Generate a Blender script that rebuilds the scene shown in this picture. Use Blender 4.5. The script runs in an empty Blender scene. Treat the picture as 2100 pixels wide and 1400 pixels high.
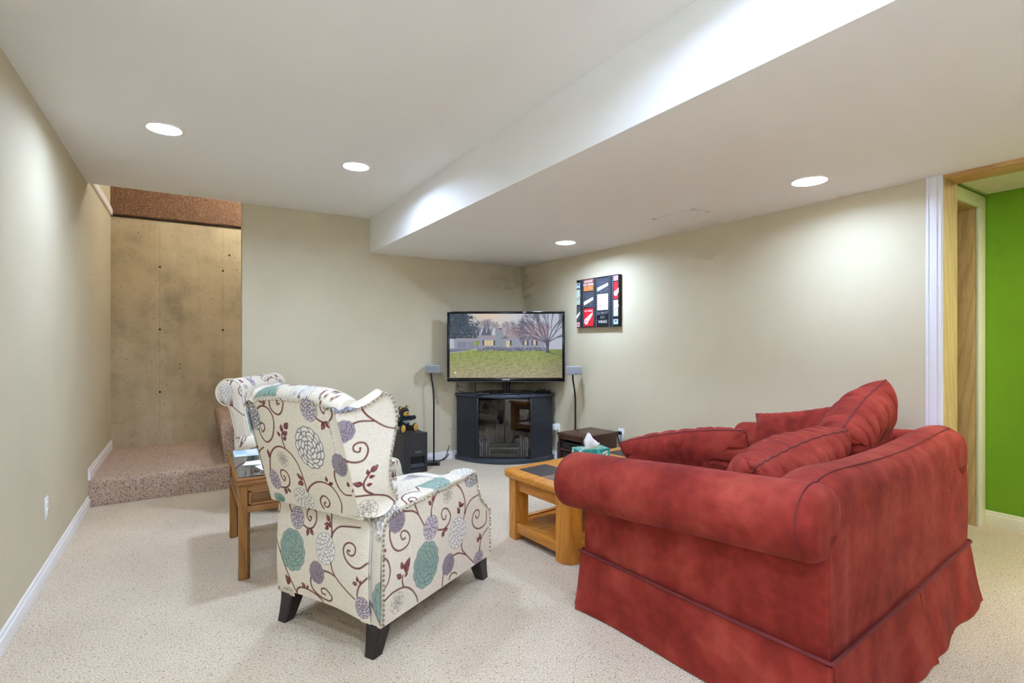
import bpy, bmesh, math, random
import numpy as np
from mathutils import Matrix, Vector, Euler

scene = bpy.context.scene
COL = scene.collection
PI = math.pi
R_ = math.radians

# ------------------------------------------------------------------ camera, world, exposure
cam_d = bpy.data.cameras.new('camera')
cam_d.sensor_width = 36.0
cam_d.lens = 36.0 * 1054.6 / 2100.0
cam_d.shift_y = -2.4 / 2100.0
cam_d.clip_start = 0.02
cam = bpy.data.objects.new('camera', cam_d)
COL.objects.link(cam)
cam.location = (0, 0, 1.25)
cam.rotation_euler = (R_(90), 0, R_(-32.166))
scene.camera = cam

world = bpy.data.worlds.new('world')
scene.world = world
world.use_nodes = True
world.node_tree.nodes['Background'].inputs[0].default_value = (0.9, 0.93, 1.0, 1)
world.node_tree.nodes['Background'].inputs[1].default_value = 0.3

LAMP = 99.0            # radiance of every ceiling can
FILL_GLOBE = 15.0           # radiance of the added fill lamp's globe, out of view behind the viewer
STAIR_W = 8.5         # watts of the stairwell bulb
GREEN_W = 11.0         # watts of the lamp in the green room
scene.view_settings.view_transform = 'Standard'
scene.view_settings.look = 'None'
scene.view_settings.gamma = 1.0
scene.view_settings.use_curve_mapping = False
scene.view_settings.exposure = 2.0
scene.cycles.use_denoising = True
scene.cycles.max_bounces = 7
scene.cycles.diffuse_bounces = 5
scene.cycles.glossy_bounces = 3
scene.cycles.transmission_bounces = 4
scene.cycles.use_adaptive_sampling = True
scene.cycles.adaptive_threshold = 0.06
scene.cycles.adaptive_min_samples = 12
scene.cycles.use_light_tree = False
scene.cycles.sample_clamp_indirect = 6.0
scene.cycles.caustics_reflective = False
scene.cycles.caustics_refractive = False

# room numbers (metres): X along the TV wall, Y away from the camera
XL, XR, YB, YN = -0.638, 3.271, 4.949, -2.6
H, S, XS, XO = 2.4253, 2.0949, 1.487, 0.388

# ------------------------------------------------------------------ materials
def lin(c):
    return tuple(((v / 255.0) / 12.92 if v / 255.0 <= 0.04045 else ((v / 255.0 + 0.055) / 1.055) ** 2.4) for v in c)

def rgba(c):
    return (*lin(c), 1.0)

class NT:
    def __init__(s, name):
        s.m = bpy.data.materials.new(name); s.m.use_nodes = True
        s.t = s.m.node_tree; s.n = s.t.nodes; s.b = s.n['Principled BSDF']
        s._co = None
    def add(s, typ, **kw):
        n = s.n.new(typ)
        for k, v in kw.items():
            if k in n.inputs: n.inputs[k].default_value = v
            else: setattr(n, k, v)
        return n
    def link(s, a, b): s.t.links.new(a, b)
    def co(s):
        if s._co is None: s._co = s.add('ShaderNodeTexCoord').outputs['Object']
        return s._co
    def noise(s, scale, detail=4, rough=0.55, vec=None, dim=None):
        n = s.add('ShaderNodeTexNoise', Scale=scale, Detail=detail, Roughness=rough)
        s.link(vec or s.co(), n.inputs['Vector']); return n
    def map(s, scale=(1, 1, 1), rot=(0, 0, 0)):
        n = s.add('ShaderNodeMapping'); n.inputs['Scale'].default_value = scale; n.inputs['Rotation'].default_value = rot
        s.link(s.co(), n.inputs['Vector']); return n.outputs[0]
    def ramp(s, fac, stops):
        r = s.add('ShaderNodeValToRGB'); e = r.color_ramp.elements
        while len(e) < len(stops): e.new(0.5)
        for i, (p, c) in enumerate(stops): e[i].position = p; e[i].color = (*c, 1) if len(c) == 3 else c
        s.link(fac, r.inputs[0]); return r.outputs[0]
    def mix(s, fac, a, b, mode='MIX'):
        n = s.add('ShaderNodeMix'); n.data_type = 'RGBA'; n.blend_type = mode
        for sock, v in ((n.inputs[0], fac), (n.inputs[6], a), (n.inputs[7], b)):
            if hasattr(v, 'is_linked') or isinstance(v, bpy.types.NodeSocket): s.link(v, sock)
            elif isinstance(v, (int, float)): sock.default_value = v
            else: sock.default_value = (*v, 1) if len(v) == 3 else v
        return n.outputs[2]
    def bump(s, h, strength=0.2, dist=0.01, normal=None):
        n = s.add('ShaderNodeBump'); n.inputs['Strength'].default_value = strength; n.inputs['Distance'].default_value = dist
        s.link(h, n.inputs['Height'])
        if normal is not None: s.link(normal, n.inputs['Normal'])
        return n.outputs[0]
    def set(s, color=None, rough=None, metal=None, normal=None, **kw):
        def put(name, v):
            i = s.b.inputs[name]
            if isinstance(v, bpy.types.NodeSocket): s.link(v, i)
            elif isinstance(v, (tuple, list)) and len(v) == 3: i.default_value = (*v, 1)
            else: i.default_value = v
        if color is not None: put('Base Color', color)
        if rough is not None: put('Roughness', rough)
        if metal is not None: put('Metallic', metal)
        if normal is not None: put('Normal', normal)
        for k, v in kw.items(): put(k.replace('_', ' '), v)
        return s.m

def plain(name, c, rough=0.5, metal=0.0, var=0.06, nscale=30, bump=0.0, bscale=200, **kw):
    """a procedural material: base colour with a little noise in it and optional fine relief"""
    t = NT(name); base = lin(c)
    n = t.noise(nscale)
    col = t.ramp(n.outputs[0], [(0.3, tuple(v * (1 - var) for v in base)), (0.7, tuple(min(1, v * (1 + var)) for v in base))])
    nm = None
    if bump: nm = t.bump(t.noise(bscale, 3).outputs[0], bump, 0.004)
    return t.set(col, rough, metal, nm, **kw)

def wall_paint(name, c, var=0.03):
    t = NT(name); base = lin(c)
    n = t.noise(2.2, 3)
    col = t.ramp(n.outputs[0], [(0.3, tuple(v * (1 - var) for v in base)), (0.7, tuple(v * (1 + var) for v in base))])
    return t.set(col, 0.62, 0, t.bump(t.noise(260, 2).outputs[0], 0.08, 0.002), Specular_IOR_Level=0.3)

def carpet(name, a, b, fleck, fleck2, scale=1.0, fl=0.285):
    """cut pile: fine tuft grain, soft random tone patches, short dark and tan flecks"""
    t = NT(name)
    n1 = t.noise(170 * scale, 2, 0.6)
    col = t.ramp(n1.outputs[0], [(0.30, lin(a)), (0.64, lin(b))])
    col = t.mix(1.0, col, t.ramp(t.noise(1.6, 2).outputs[0], [(0.3, (0.90, 0.89, 0.88)), (0.7, (1, 1, 1))]), 'MULTIPLY')
    v = t.noise(125 * scale, 1, 0.4, vec=t.map((1.0, 1.55, 1.0), (0, 0, 0.6)))
    sep = t.add('ShaderNodeSeparateColor'); t.link(v.outputs['Color'], sep.inputs[0])
    f1 = t.ramp(sep.outputs[0], [(fl - 0.02, (1, 1, 1)), (fl + 0.02, (0, 0, 0))])
    f2 = t.ramp(sep.outputs[1], [(fl, (1, 1, 1)), (fl + 0.05, (0, 0, 0))])
    col = t.mix(f2, col, lin(fleck2)); col = t.mix(f1, col, lin(fleck))
    nm = t.bump(n1.outputs[0], 0.75, 0.010)
    return t.set(col, 0.95, 0, nm, Specular_IOR_Level=0.08)

def wood(name, a, b, axis='X', scale=1.0, rough=0.35, ring=16, bump=0.05):
    t = NT(name)
    sc = {'X': (1.2, 9, 9), 'Y': (9, 1.2, 9), 'Z': (9, 9, 1.2)}[axis]
    v = t.map(tuple(q * scale for q in sc))
    n = t.noise(2.2, 5, 0.6, vec=v)
    w = t.add('ShaderNodeTexWave'); w.wave_type = 'BANDS'; w.bands_direction = 'DIAGONAL'
    w.inputs['Scale'].default_value = 1.4; w.inputs['Distortion'].default_value = 7; w.inputs['Detail'].default_value = 3
    t.link(v, w.inputs['Vector'])
    f = t.noise(14, 5, 0.7, vec=v)
    c1 = t.ramp(n.outputs[0], [(0.3, lin(a)), (0.7, lin(b))])
    c2 = t.ramp(w.outputs[0], [(0.0, (0.72, 0.66, 0.6)), (0.45, (1, 1, 1))])
    c3 = t.ramp(f.outputs[0], [(0.35, (0.8, 0.75, 0.7)), (0.6, (1, 1, 1))])
    col = t.mix(0.55, c1, c2, 'MULTIPLY'); col = t.mix(0.6, col, c3, 'MULTIPLY')
    return t.set(col, rough, 0, t.bump(f.outputs[0], bump, 0.003))

def suede(name):
    t = NT(name)
    n1 = t.noise(4.5, 3, 0.6); n2 = t.noise(20, 2, 0.6)
    st = t.noise(1.0, 2, 0.6, vec=t.map((14, 14, 3.0)))
    col = t.ramp(n1.outputs[0], [(0.3, lin((118, 36, 30))), (0.5, lin((141, 48, 39))), (0.7, lin((160, 66, 53)))])
    col = t.mix(0.5, col, t.ramp(n2.outputs[0], [(0.3, (0.74, 0.71, 0.69)), (0.68, (1.16, 1.16, 1.16))]), 'MULTIPLY')
    col = t.mix(0.45, col, t.ramp(st.outputs[0], [(0.3, (0.86, 0.84, 0.83)), (0.65, (1.08, 1.08, 1.06))]), 'MULTIPLY')
    h = t.noise(420, 2); hb = t.noise(11, 3)
    nm = t.bump(h.outputs[0], 0.12, 0.003, t.bump(hb.outputs[0], 0.22, 0.03))
    return t.set(col, 0.85, 0, nm, Specular_IOR_Level=0.15, Sheen_Weight=0.12, Sheen_Roughness=0.35, Sheen_Tint=(0.9, 0.4, 0.36))

def colour_attr(name, rough=0.85, bump=0.0, emit=0.0, spec=0.3, weave=False):
    """material that shows the print stored in the mesh's own colours"""
    t = NT(name)
    a = t.add('ShaderNodeAttribute'); a.attribute_name = 'Col'
    col = a.outputs['Color']; nm = None
    if weave:
        w = t.noise(1, 2, 0.5, vec=t.map((60, 60, 520)))
        col = t.mix(1.0, col, t.ramp(w.outputs[0], [(0.35, (0.86, 0.85, 0.82)), (0.6, (1, 1, 1))]), 'MULTIPLY')
        nm = t.bump(w.outputs[0], 0.25, 0.003)
    if emit:
        t.link(col, t.b.inputs['Emission Color']); t.b.inputs['Emission Strength'].default_value = emit
        return t.set((0.01, 0.01, 0.012), 0.35, 0, None, Specular_IOR_Level=0.15)
    return t.set(col, rough, 0, nm, Specular_IOR_Level=spec)

def glass(name, tint=(1, 1, 1), refl=0.12, ior=1.45):
    """thin pane: tinted see-through plus a mirror coat"""
    t = NT(name); out = t.n['Material Output']
    tr = t.add('ShaderNodeBsdfTransparent'); tr.inputs[0].default_value = (*tint, 1)
    gl = t.add('ShaderNodeBsdfGlossy'); gl.inputs['Roughness'].default_value = 0.02; gl.inputs[0].default_value = (1, 1, 1, 1)
    fr = t.add('ShaderNodeFresnel'); fr.inputs[0].default_value = ior
    mp = t.add('ShaderNodeMath'); mp.operation = 'ADD'; mp.use_clamp = True; mp.inputs[1].default_value = refl
    t.link(fr.outputs[0], mp.inputs[0])
    mx = t.add('ShaderNodeMixShader'); t.link(mp.outputs[0], mx.inputs[0]); t.link(tr.outputs[0], mx.inputs[1]); t.link(gl.outputs[0], mx.inputs[2])
    t.n.remove(t.b); t.link(mx.outputs[0], out.inputs[0]); return t.m

def glow(name, c, strength):
    t = NT(name)
    n = t.noise(8); col = t.ramp(n.outputs[0], [(0.2, c), (0.8, tuple(v * 0.98 for v in c))])
    t.link(col, t.b.inputs['Emission Color']); t.b.inputs['Emission Strength'].default_value = strength
    return t.set((0.9, 0.9, 0.9), 0.4)

def concrete(name):
    t = NT(name)
    n1 = t.noise(1.6, 6, 0.6); n2 = t.noise(7, 5, 0.65); st = t.noise(1, 4, 0.6, vec=t.map((7, 7, 0.6)))
    col = t.ramp(n1.outputs[0], [(0.3, lin((168, 154, 130))), (0.5, lin((196, 178, 146))), (0.7, lin((206, 190, 160)))])
    col = t.mix(0.5, col, t.ramp(n2.outputs[0], [(0.3, (0.74, 0.72, 0.70)), (0.55, (1, 1, 1))]), 'MULTIPLY')
    col = t.mix(0.5, col, t.ramp(st.outputs[0], [(0.3, (0.80, 0.79, 0.78)), (0.6, (1.02, 1.02, 1.02))]), 'MULTIPLY')
    v = t.noise(46, 1, 0.4, vec=t.map((1, 1, 1.5)))
    pit = t.ramp(v.outputs[0], [(0.245, (1, 1, 1)), (0.28, (0, 0, 0))])
    col = t.mix(pit, col, lin((84, 72, 56)))
    return t.set(col, 0.85, 0, t.bump(n2.outputs[0], 0.25, 0.006), Specular_IOR_Level=0.2)

M = {}
M['wall'] = wall_paint('beige_wall_paint', (209, 198, 170))
M['ceil'] = wall_paint('white_ceiling_paint', (240, 238, 235), 0.01)
M['trim'] = plain('white_trim_paint', (240, 236, 232), 0.4, var=0.015)
M['casing'] = plain('white_fluted_casing_paint', (232, 229, 233), 0.35, var=0.015)
M['carpet'] = carpet('beige_flecked_carpet', (190, 171, 145), (243, 227, 202), (80, 74, 72), (158, 128, 100))
M['stair'] = carpet('brown_stair_carpet', (150, 120, 100), (226, 198, 176), (82, 60, 48), (226, 204, 186), 1.05, 0.35)
M['ledge'] = carpet('rust_ledge_carpet', (108, 81, 63), (154, 119, 97), (84, 52, 34), (188, 148, 118), 1.05, 0.35)
M['concrete'] = concrete('poured_concrete')
M['dark'] = plain('dark_gap', (52, 42, 34), 0.9)
M['jamb'] = wood('pale_oak_jamb', (200, 168, 116), (216, 188, 138), 'Z', 1.0, 0.4)
M['jambh'] = wood('pale_oak_head_jamb', (196, 156, 96), (212, 174, 112), 'Y', 1.0, 0.4)
M['doorwood'] = wood('oak_veneer_door', (164, 116, 62), (188, 140, 82), 'Z', 0.8, 0.4)
M['cream'] = plain('cream_casing_paint', (222, 220, 196), 0.45, var=0.02)
M['green'] = wall_paint('lime_green_paint', (116, 164, 36), 0.04)
M['tile'] = plain('cream_ceiling_tile', (226, 218, 196), 0.8, var=0.03, bump=0.2)
M['suede'] = suede('red_suede')
M['suede_shaded'] = plain('shaded_red_piping', (108, 34, 34), 0.85)  # piping is the suede's own red, darkened in colour for seam shadow
M['floral'] = colour_attr('floral_linen', 0.85, weave=True, spec=0.15)
M['linen'] = plain('cream_linen', (226, 216, 198), 0.85, var=0.04, bump=0.2, bscale=300)
M['leg'] = plain('espresso_wood', (38, 28, 27), 0.35, var=0.15, bump=0.05)
M['nail'] = plain('pewter_nailhead', (196, 186, 172), 0.2, 1.0)
M['oak'] = wood('honey_oak', (190, 118, 36), (214, 147, 58), 'X', 1.0, 0.3)
M['oakz'] = wood('honey_oak_upright', (190, 118, 36), (214, 147, 58), 'Z', 1.0, 0.3)
M['oaky'] = wood('honey_oak_cross', (190, 118, 36), (214, 147, 58), 'Y', 1.0, 0.3)
M['slate'] = plain('brown_slate', (46, 32, 26), 0.5, var=0.45, nscale=14, bump=0.3, bscale=60)
M['slate2'] = plain('grey_slate', (104, 88, 72), 0.5, var=0.3, nscale=14, bump=0.3, bscale=60)
M['walnut'] = wood('old_oak_table', (146, 98, 46), (172, 120, 62), 'X', 1.1, 0.35)
M['walnutz'] = wood('old_oak_table_upright', (146, 98, 46), (172, 120, 62), 'Z', 1.1, 0.35)
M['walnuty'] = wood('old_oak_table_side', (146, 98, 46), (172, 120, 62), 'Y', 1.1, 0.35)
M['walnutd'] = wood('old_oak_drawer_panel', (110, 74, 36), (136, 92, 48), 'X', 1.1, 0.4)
M['glass'] = glass('table_glass', (0.93, 0.96, 0.95), 0.10)
M['doorglass'] = glass('smoked_glass', (0.72, 0.72, 0.73), 0.03)
M['black'] = plain('satin_black', (26, 27, 30), 0.35)
M['blackgloss'] = plain('gloss_black_bezel', (10, 10, 13), 0.12)
M['charcoal'] = plain('charcoal_laminate', (44, 46, 52), 0.42, var=0.1, nscale=90)
M['charcoal2'] = plain('charcoal_top_laminate', (62, 66, 76), 0.33, var=0.08, nscale=90)
M['subblack'] = plain('dark_grey_vinyl', (48, 47, 48), 0.5, var=0.08, bump=0.12, bscale=400)
M['subside'] = plain('grey_vinyl_sides', (66, 64, 64), 0.5, var=0.08, bump=0.12, bscale=400)
M['silver'] = plain('silver_plastic', (166, 164, 164), 0.4, 0.2)
M['grille'] = plain('grey_speaker_cloth', (140, 140, 146), 0.7, var=0.1, nscale=400)
M['white'] = plain('white_plastic', (240, 240, 238), 0.35, var=0.01)
M['paper'] = plain('white_paper', (246, 246, 248), 0.8, var=0.01)
M['print'] = colour_attr('colour_print', 0.55)
M['screen'] = colour_attr('lit_screen', emit=0.2)
M['mahogany'] = wood('dark_mahogany', (62, 36, 26), (84, 50, 36), 'X', 1.0, 0.3)
M['fur'] = plain('black_plush', (26, 22, 20), 0.95, var=0.4, nscale=120, bump=0.6, bscale=260, Sheen_Weight=0.3)
M['tan'] = plain('golden_plush', (206, 156, 62), 0.95, var=0.15, nscale=100, bump=0.5, bscale=260)
M['shirt'] = plain('dark_teal_knit', (20, 34, 42), 0.9, var=0.1)
M['globe'] = glow('added_fill_globe', (0.565, 0.72, 1.0), FILL_GLOBE)
M['lens'] = glow('lit_lamp_lens', (0.565, 0.72, 1.0), LAMP)
M['lens_far'] = glow('lit_far_lamp_lens', (0.565, 0.72, 1.0), LAMP * 1.2)
M['lens_left'] = glow('lit_left_lamp_lens', (0.58, 0.72, 1.0), LAMP * 0.82)
M['lens_soffit'] = glow('lit_bulkhead_lamp_lens', (0.565, 0.72, 1.0), LAMP * 0.68)

# ------------------------------------------------------------------ mesh helpers
class MB:
    """collects shapes; build() links them as ONE mesh object"""
    def __init__(s): s.v = []; s.f = []; s.c = []; s.n = 0
    def add(s, v, f, c=None):
        v = np.asarray(v, float); s.v.append(v)
        for q in f: s.f.append([int(i) + s.n for i in q])
        s.c.append(np.tile((0.8, 0.75, 0.67), (len(v), 1)) if c is None else np.asarray(c, float).reshape(-1, 3))
        s.n += len(v); return s
    def grid(s, P, cu=False, cv=False, c=None, flip=False):
        P = np.asarray(P, float); nu, nv = P.shape[:2]
        i = np.arange(nu if cu else nu - 1); j = np.arange(nv if cv else nv - 1)
        I, J = np.meshgrid(i, j, indexing='ij'); I2 = (I + 1) % nu; J2 = (J + 1) % nv
        q = np.stack([I * nv + J, I2 * nv + J, I2 * nv + J2, I * nv + J2], -1).reshape(-1, 4)
        if flip: q = q[:, ::-1]
        s.v.append(P.reshape(-1, 3)); s.f.extend((q + s.n).tolist())
        s.c.append(np.tile((0.8, 0.75, 0.67), (nu * nv, 1)) if c is None else np.asarray(c, float).reshape(-1, 3))
        s.n += nu * nv; return s
    def box(s, x0, x1, y0, y1, z0, z1, bev=0.0, seg=2, M4=None):
        bm = bmesh.new(); bmesh.ops.create_cube(bm, size=1.0)
        for v in bm.verts: v.co = Vector(((x0 + x1) / 2 + v.co.x * (x1 - x0), (y0 + y1) / 2 + v.co.y * (y1 - y0), (z0 + z1) / 2 + v.co.z * (z1 - z0)))
        if bev > 0: bmesh.ops.bevel(bm, geom=bm.edges[:], offset=min(bev, 0.49 * min(abs(x1 - x0), abs(y1 - y0), abs(z1 - z0))), segments=seg, profile=0.5, affect='EDGES')
        return s.bm(bm, M4)
    def bm(s, bm, M4=None):
        bm.verts.index_update()
        v = [(M4 @ q.co if M4 else q.co)[:] for q in bm.verts]; f = [[q.index for q in p.verts] for p in bm.faces]
        bm.free(); return s.add(v, f)
    def tube(s, pts, r, n=8, closed=False, caps=True):
        pts = np.asarray(pts, float); k = len(pts); rr = np.broadcast_to(np.asarray(r, float), (k,))
        tg = np.gradient(pts, axis=0) if not closed else np.roll(pts, -1, 0) - np.roll(pts, 1, 0)
        tg /= np.linalg.norm(tg, axis=1)[:, None] + 1e-12
        up = np.array([0, 0, 1.0]) if abs(tg[0][2]) < 0.9 else np.array([1.0, 0, 0])
        a = np.linspace(0, 2 * PI, n, endpoint=False); P = np.zeros((k, n, 3)); u = up
        for i in range(k):
            u = u - tg[i] * (u @ tg[i]); u /= np.linalg.norm(u) + 1e-12; w = np.cross(tg[i], u)
            P[i] = pts[i] + rr[i] * (np.cos(a)[:, None] * u + np.sin(a)[:, None] * w)
        b = s.n; s.grid(P, cu=closed, cv=True)
        if caps and not closed:
            s.f.append([b + j for j in range(n)][::-1]); s.f.append([b + (k - 1) * n + j for j in range(n)])
        return s
    def lathe(s, prof, n=24, at=(0, 0, 0), M4=None):
        a = np.linspace(0, 2 * PI, n, endpoint=False)
        P = np.array([[(r * math.cos(t), r * math.sin(t), z) for t in a] for r, z in prof])
        b = s.n; P = P + np.asarray(at)
        if M4 is not None: P = (P.reshape(-1, 3) @ np.array(M4.to_3x3()).T + np.array(M4.translation)).reshape(P.shape)
        s.grid(P, cv=True)
        s.f.append([b + j for j in range(n)][::-1]); s.f.append([b + (len(prof) - 1) * n + j for j in range(n)])
        return s
    def prism(s, poly, z0, z1, fn=None, bev=0.0, seg=2):
        """poly (x, y) extruded z0..z1; fn maps (x, y, z) to the final point"""
        bm = bmesh.new(); lo = [bm.verts.new((x, y, z0)) for x, y in poly]; hi = [bm.verts.new((x, y, z1)) for x, y in poly]
        k = len(poly); bm.faces.new(lo[::-1]); bm.faces.new(hi)
        for i in range(k): bm.faces.new((lo[i], lo[(i + 1) % k], hi[(i + 1) % k], hi[i]))
        bmesh.ops.recalc_face_normals(bm, faces=bm.faces[:])
        if bev > 0:
            es = [e for e in bm.edges if abs(e.verts[0].co.z - e.verts[1].co.z) < 1e-9]
            bmesh.ops.bevel(bm, geom=es, offset=bev, segments=seg, profile=0.5, affect='EDGES')
        if fn:
            for v in bm.verts: v.co = Vector(fn(*v.co))
        return s.bm(bm)
    def ell(s, c, r, nu=16, nv=12, rot=None):
        a = np.linspace(0, 2 * PI, nu, endpoint=False); b = np.linspace(-PI / 2 + 0.02, PI / 2 - 0.02, nv)
        P = np.stack([np.outer(np.cos(b), np.cos(a)) * r[0], np.outer(np.cos(b), np.sin(a)) * r[1], np.outer(np.sin(b), np.ones(nu)) * r[2]], -1)
        if rot is not None: P = P @ np.array(Euler(rot).to_matrix()).T
        k = s.n; s.grid(P + np.asarray(c), cv=True)
        s.f.append([k + j for j in range(nu)][::-1]); s.f.append([k + (nv - 1) * nu + j for j in range(nu)])
        return s
    def build(s, name, mat, parent=None, smooth=True, ang=38, colour=False, fix=True):
        me = bpy.data.meshes.new(name)
        me.from_pydata(np.concatenate(s.v).tolist(), [], s.f)
        if colour:
            at = me.color_attributes.new('Col', 'FLOAT_COLOR', 'POINT')
            c = np.concatenate(s.c); at.data.foreach_set('color', np.concatenate([c, np.ones((len(c), 1))], 1).astype(np.float32).ravel())
        if fix and s.n < 30000:
            bm = bmesh.new(); bm.from_mesh(me); bmesh.ops.recalc_face_normals(bm, faces=bm.faces[:]); bm.to_mesh(me); bm.free()
        me.update()
        if smooth:
            me.polygons.foreach_set('use_smooth', np.ones(len(me.polygons), bool)); me.set_sharp_from_angle(angle=R_(ang))
        me.materials.append(mat)
        o = bpy.data.objects.new(name, me); COL.objects.link(o)
        if parent: o.parent = parent
        return o

def box(name, mat, parent, x0, x1, y0, y1, z0, z1, bev=0.0, seg=2, **kw):
    return MB().box(x0, x1, y0, y1, z0, z1, bev, seg).build(name, mat, parent, **kw)

def tag(o, label, cat, group=None, kind=None):
    o['label'] = label; o['category'] = cat
    if group: o['group'] = group
    if kind: o['kind'] = kind
    return o

def thing(name, label, cat, loc=(0, 0, 0), rz=0.0, group=None):
    o = bpy.data.objects.new(name, None); COL.objects.link(o); o.empty_display_size = 0.1
    o.location = loc; o.rotation_euler = (0, 0, rz)
    return tag(o, label, cat, group)

def struct(o, label, cat): return tag(o, label, cat, None, 'structure')

def lettering(txt, size, mat, parent, M4, name='lettering', depth=0.0006, align='CENTER'):
    cu = bpy.data.curves.new('t', 'FONT'); cu.body = txt; cu.size = size; cu.extrude = depth; cu.align_x = align; cu.align_y = 'CENTER'
    cu.resolution_u = 3
    t = bpy.data.objects.new('t', cu); COL.objects.link(t)
    bpy.context.view_layer.update()
    me = bpy.data.meshes.new_from_object(t.evaluated_get(bpy.context.evaluated_depsgraph_get()))
    bpy.data.objects.remove(t); bpy.data.curves.remove(cu)
    me.transform(M4); me.materials.clear(); me.materials.append(mat); me.name = name
    o = bpy.data.objects.new(name, me); COL.objects.link(o); o.parent = parent
    return o

def sn(x, y, seed, f=1.0, k=7):
    """smooth repeatable noise of two coordinates, about -1..1"""
    rg = np.random.RandomState(abs(int(seed))); o = 0
    for _ in range(k):
        a = rg.uniform(0, 2 * PI); w = f * rg.uniform(0.6, 1.6)
        o = o + np.sin((np.cos(a) * x + np.sin(a) * y) * w + rg.uniform(0, 2 * PI))
    return o / (k * 0.6)

def catmull(pts, m=8):
    p = np.asarray(pts, float); p = np.vstack([2 * p[0] - p[1], p, 2 * p[-1] - p[-2]]); out = []
    for i in range(1, len(p) - 2):
        t = np.linspace(0, 1, m, endpoint=False)[:, None]
        out.append(0.5 * (2 * p[i] + (p[i + 1] - p[i - 1]) * t + (2 * p[i - 1] - 5 * p[i] + 4 * p[i + 1] - p[i + 2]) * t ** 2 + (3 * p[i] - p[i - 1] - 3 * p[i + 1] + p[i + 2]) * t ** 3))
    return np.vstack(out + [p[-2][None]])

class Cv:
    """a small drawing surface in metres; its colours go onto mesh vertices"""
    def __init__(s, x0, x1, y0, y1, px, bg):
        s.x0, s.y0, s.px = x0, y0, px
        s.nx = int(round((x1 - x0) / px)) + 1; s.ny = int(round((y1 - y0) / px)) + 1
        s.a = np.tile(np.array(lin(bg)), (s.nx, s.ny, 1)); s.wrap = None
    def win(s, xa, xb, ya, yb):
        i0 = max(0, int((xa - s.x0) / s.px) - 1); i1 = min(s.nx, int((xb - s.x0) / s.px) + 3)
        j0 = max(0, int((ya - s.y0) / s.px) - 1); j1 = min(s.ny, int((yb - s.y0) / s.px) + 3)
        if i1 <= i0 or j1 <= j0: return None
        X = s.x0 + np.arange(i0, i1)[:, None] * s.px; Y = s.y0 + np.arange(j0, j1)[None, :] * s.px
        return (slice(i0, i1), slice(j0, j1)), X, Y
    def paint(s, w, d, c):
        al = np.clip(0.5 - d / s.px, 0, 1)[..., None]; s.a[w] = s.a[w] * (1 - al) + np.array(lin(c)) * al
    def ell(s, cx, cy, rx, ry, rot=0, fill=None, stroke=None, sw=0.002):
        m = max(rx, ry) + sw; g = s.win(cx - m, cx + m, cy - m, cy + m)
        if g is None: return
        w, X, Y = g; c, q = math.cos(rot), math.sin(rot); a = (X - cx) * c + (Y - cy) * q; b = -(X - cx) * q + (Y - cy) * c
        d = (np.sqrt((a / rx) ** 2 + (b / ry) ** 2) - 1) * min(rx, ry)
        if fill: s.paint(w, d, fill)
        if stroke: s.paint(w, np.abs(d) - sw / 2, stroke)
    def rect(s, xa, xb, ya, yb, c):
        g = s.win(xa, xb, ya, yb)
        if g is None: return
        w, X, Y = g; s.paint(w, np.maximum(np.maximum(xa - X, X - xb), np.maximum(ya - Y, Y - yb)), c)
    def poly(s, pts, c):
        p = np.asarray(pts, float); g = s.win(p[:, 0].min(), p[:, 0].max(), p[:, 1].min(), p[:, 1].max())
        if g is None: return
        w, X, Y = g; ins = np.zeros((X.shape[0], Y.shape[1]), bool)
        for (xa, ya), (xb, yb) in zip(p, np.roll(p, -1, 0)):
            if ya == yb: continue
            ins ^= ((ya > Y) != (yb > Y)) & (X < (xb - xa) * (Y - ya) / (yb - ya) + xa)
        s.paint(w, np.where(ins, -s.px, s.px), c)
    def line(s, pts, w0, w1, c):
        p = np.asarray(pts, float); k = len(p) - 1
        for i in range(k):
            a, b = p[i], p[i + 1]; wd = w0 + (w1 - w0) * i / max(1, k - 1)
            g = s.win(min(a[0], b[0]) - wd, max(a[0], b[0]) + wd, min(a[1], b[1]) - wd, max(a[1], b[1]) + wd)
            if g is None: continue
            w, X, Y = g; ab = b - a; t = np.clip(((X - a[0]) * ab[0] + (Y - a[1]) * ab[1]) / (ab @ ab + 1e-12), 0, 1)
            s.paint(w, np.hypot(X - a[0] - t * ab[0], Y - a[1] - t * ab[1]) - wd / 2, c)
    def at(s, x, y):
        fx = (np.asarray(x) - s.x0) / s.px; fy = (np.asarray(y) - s.y0) / s.px
        if s.wrap: fx = fx % (s.nx - 1); fy = fy % (s.ny - 1)
        fx = np.clip(fx, 0, s.nx - 1.001); fy = np.clip(fy, 0, s.ny - 1.001)
        i = fx.astype(int); j = fy.astype(int); a = (fx - i)[..., None]; b = (fy - j)[..., None]
        return (s.a[i, j] * (1 - a) + s.a[i + 1, j] * a) * (1 - b) + (s.a[i, j + 1] * (1 - a) + s.a[i + 1, j + 1] * a) * b

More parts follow.
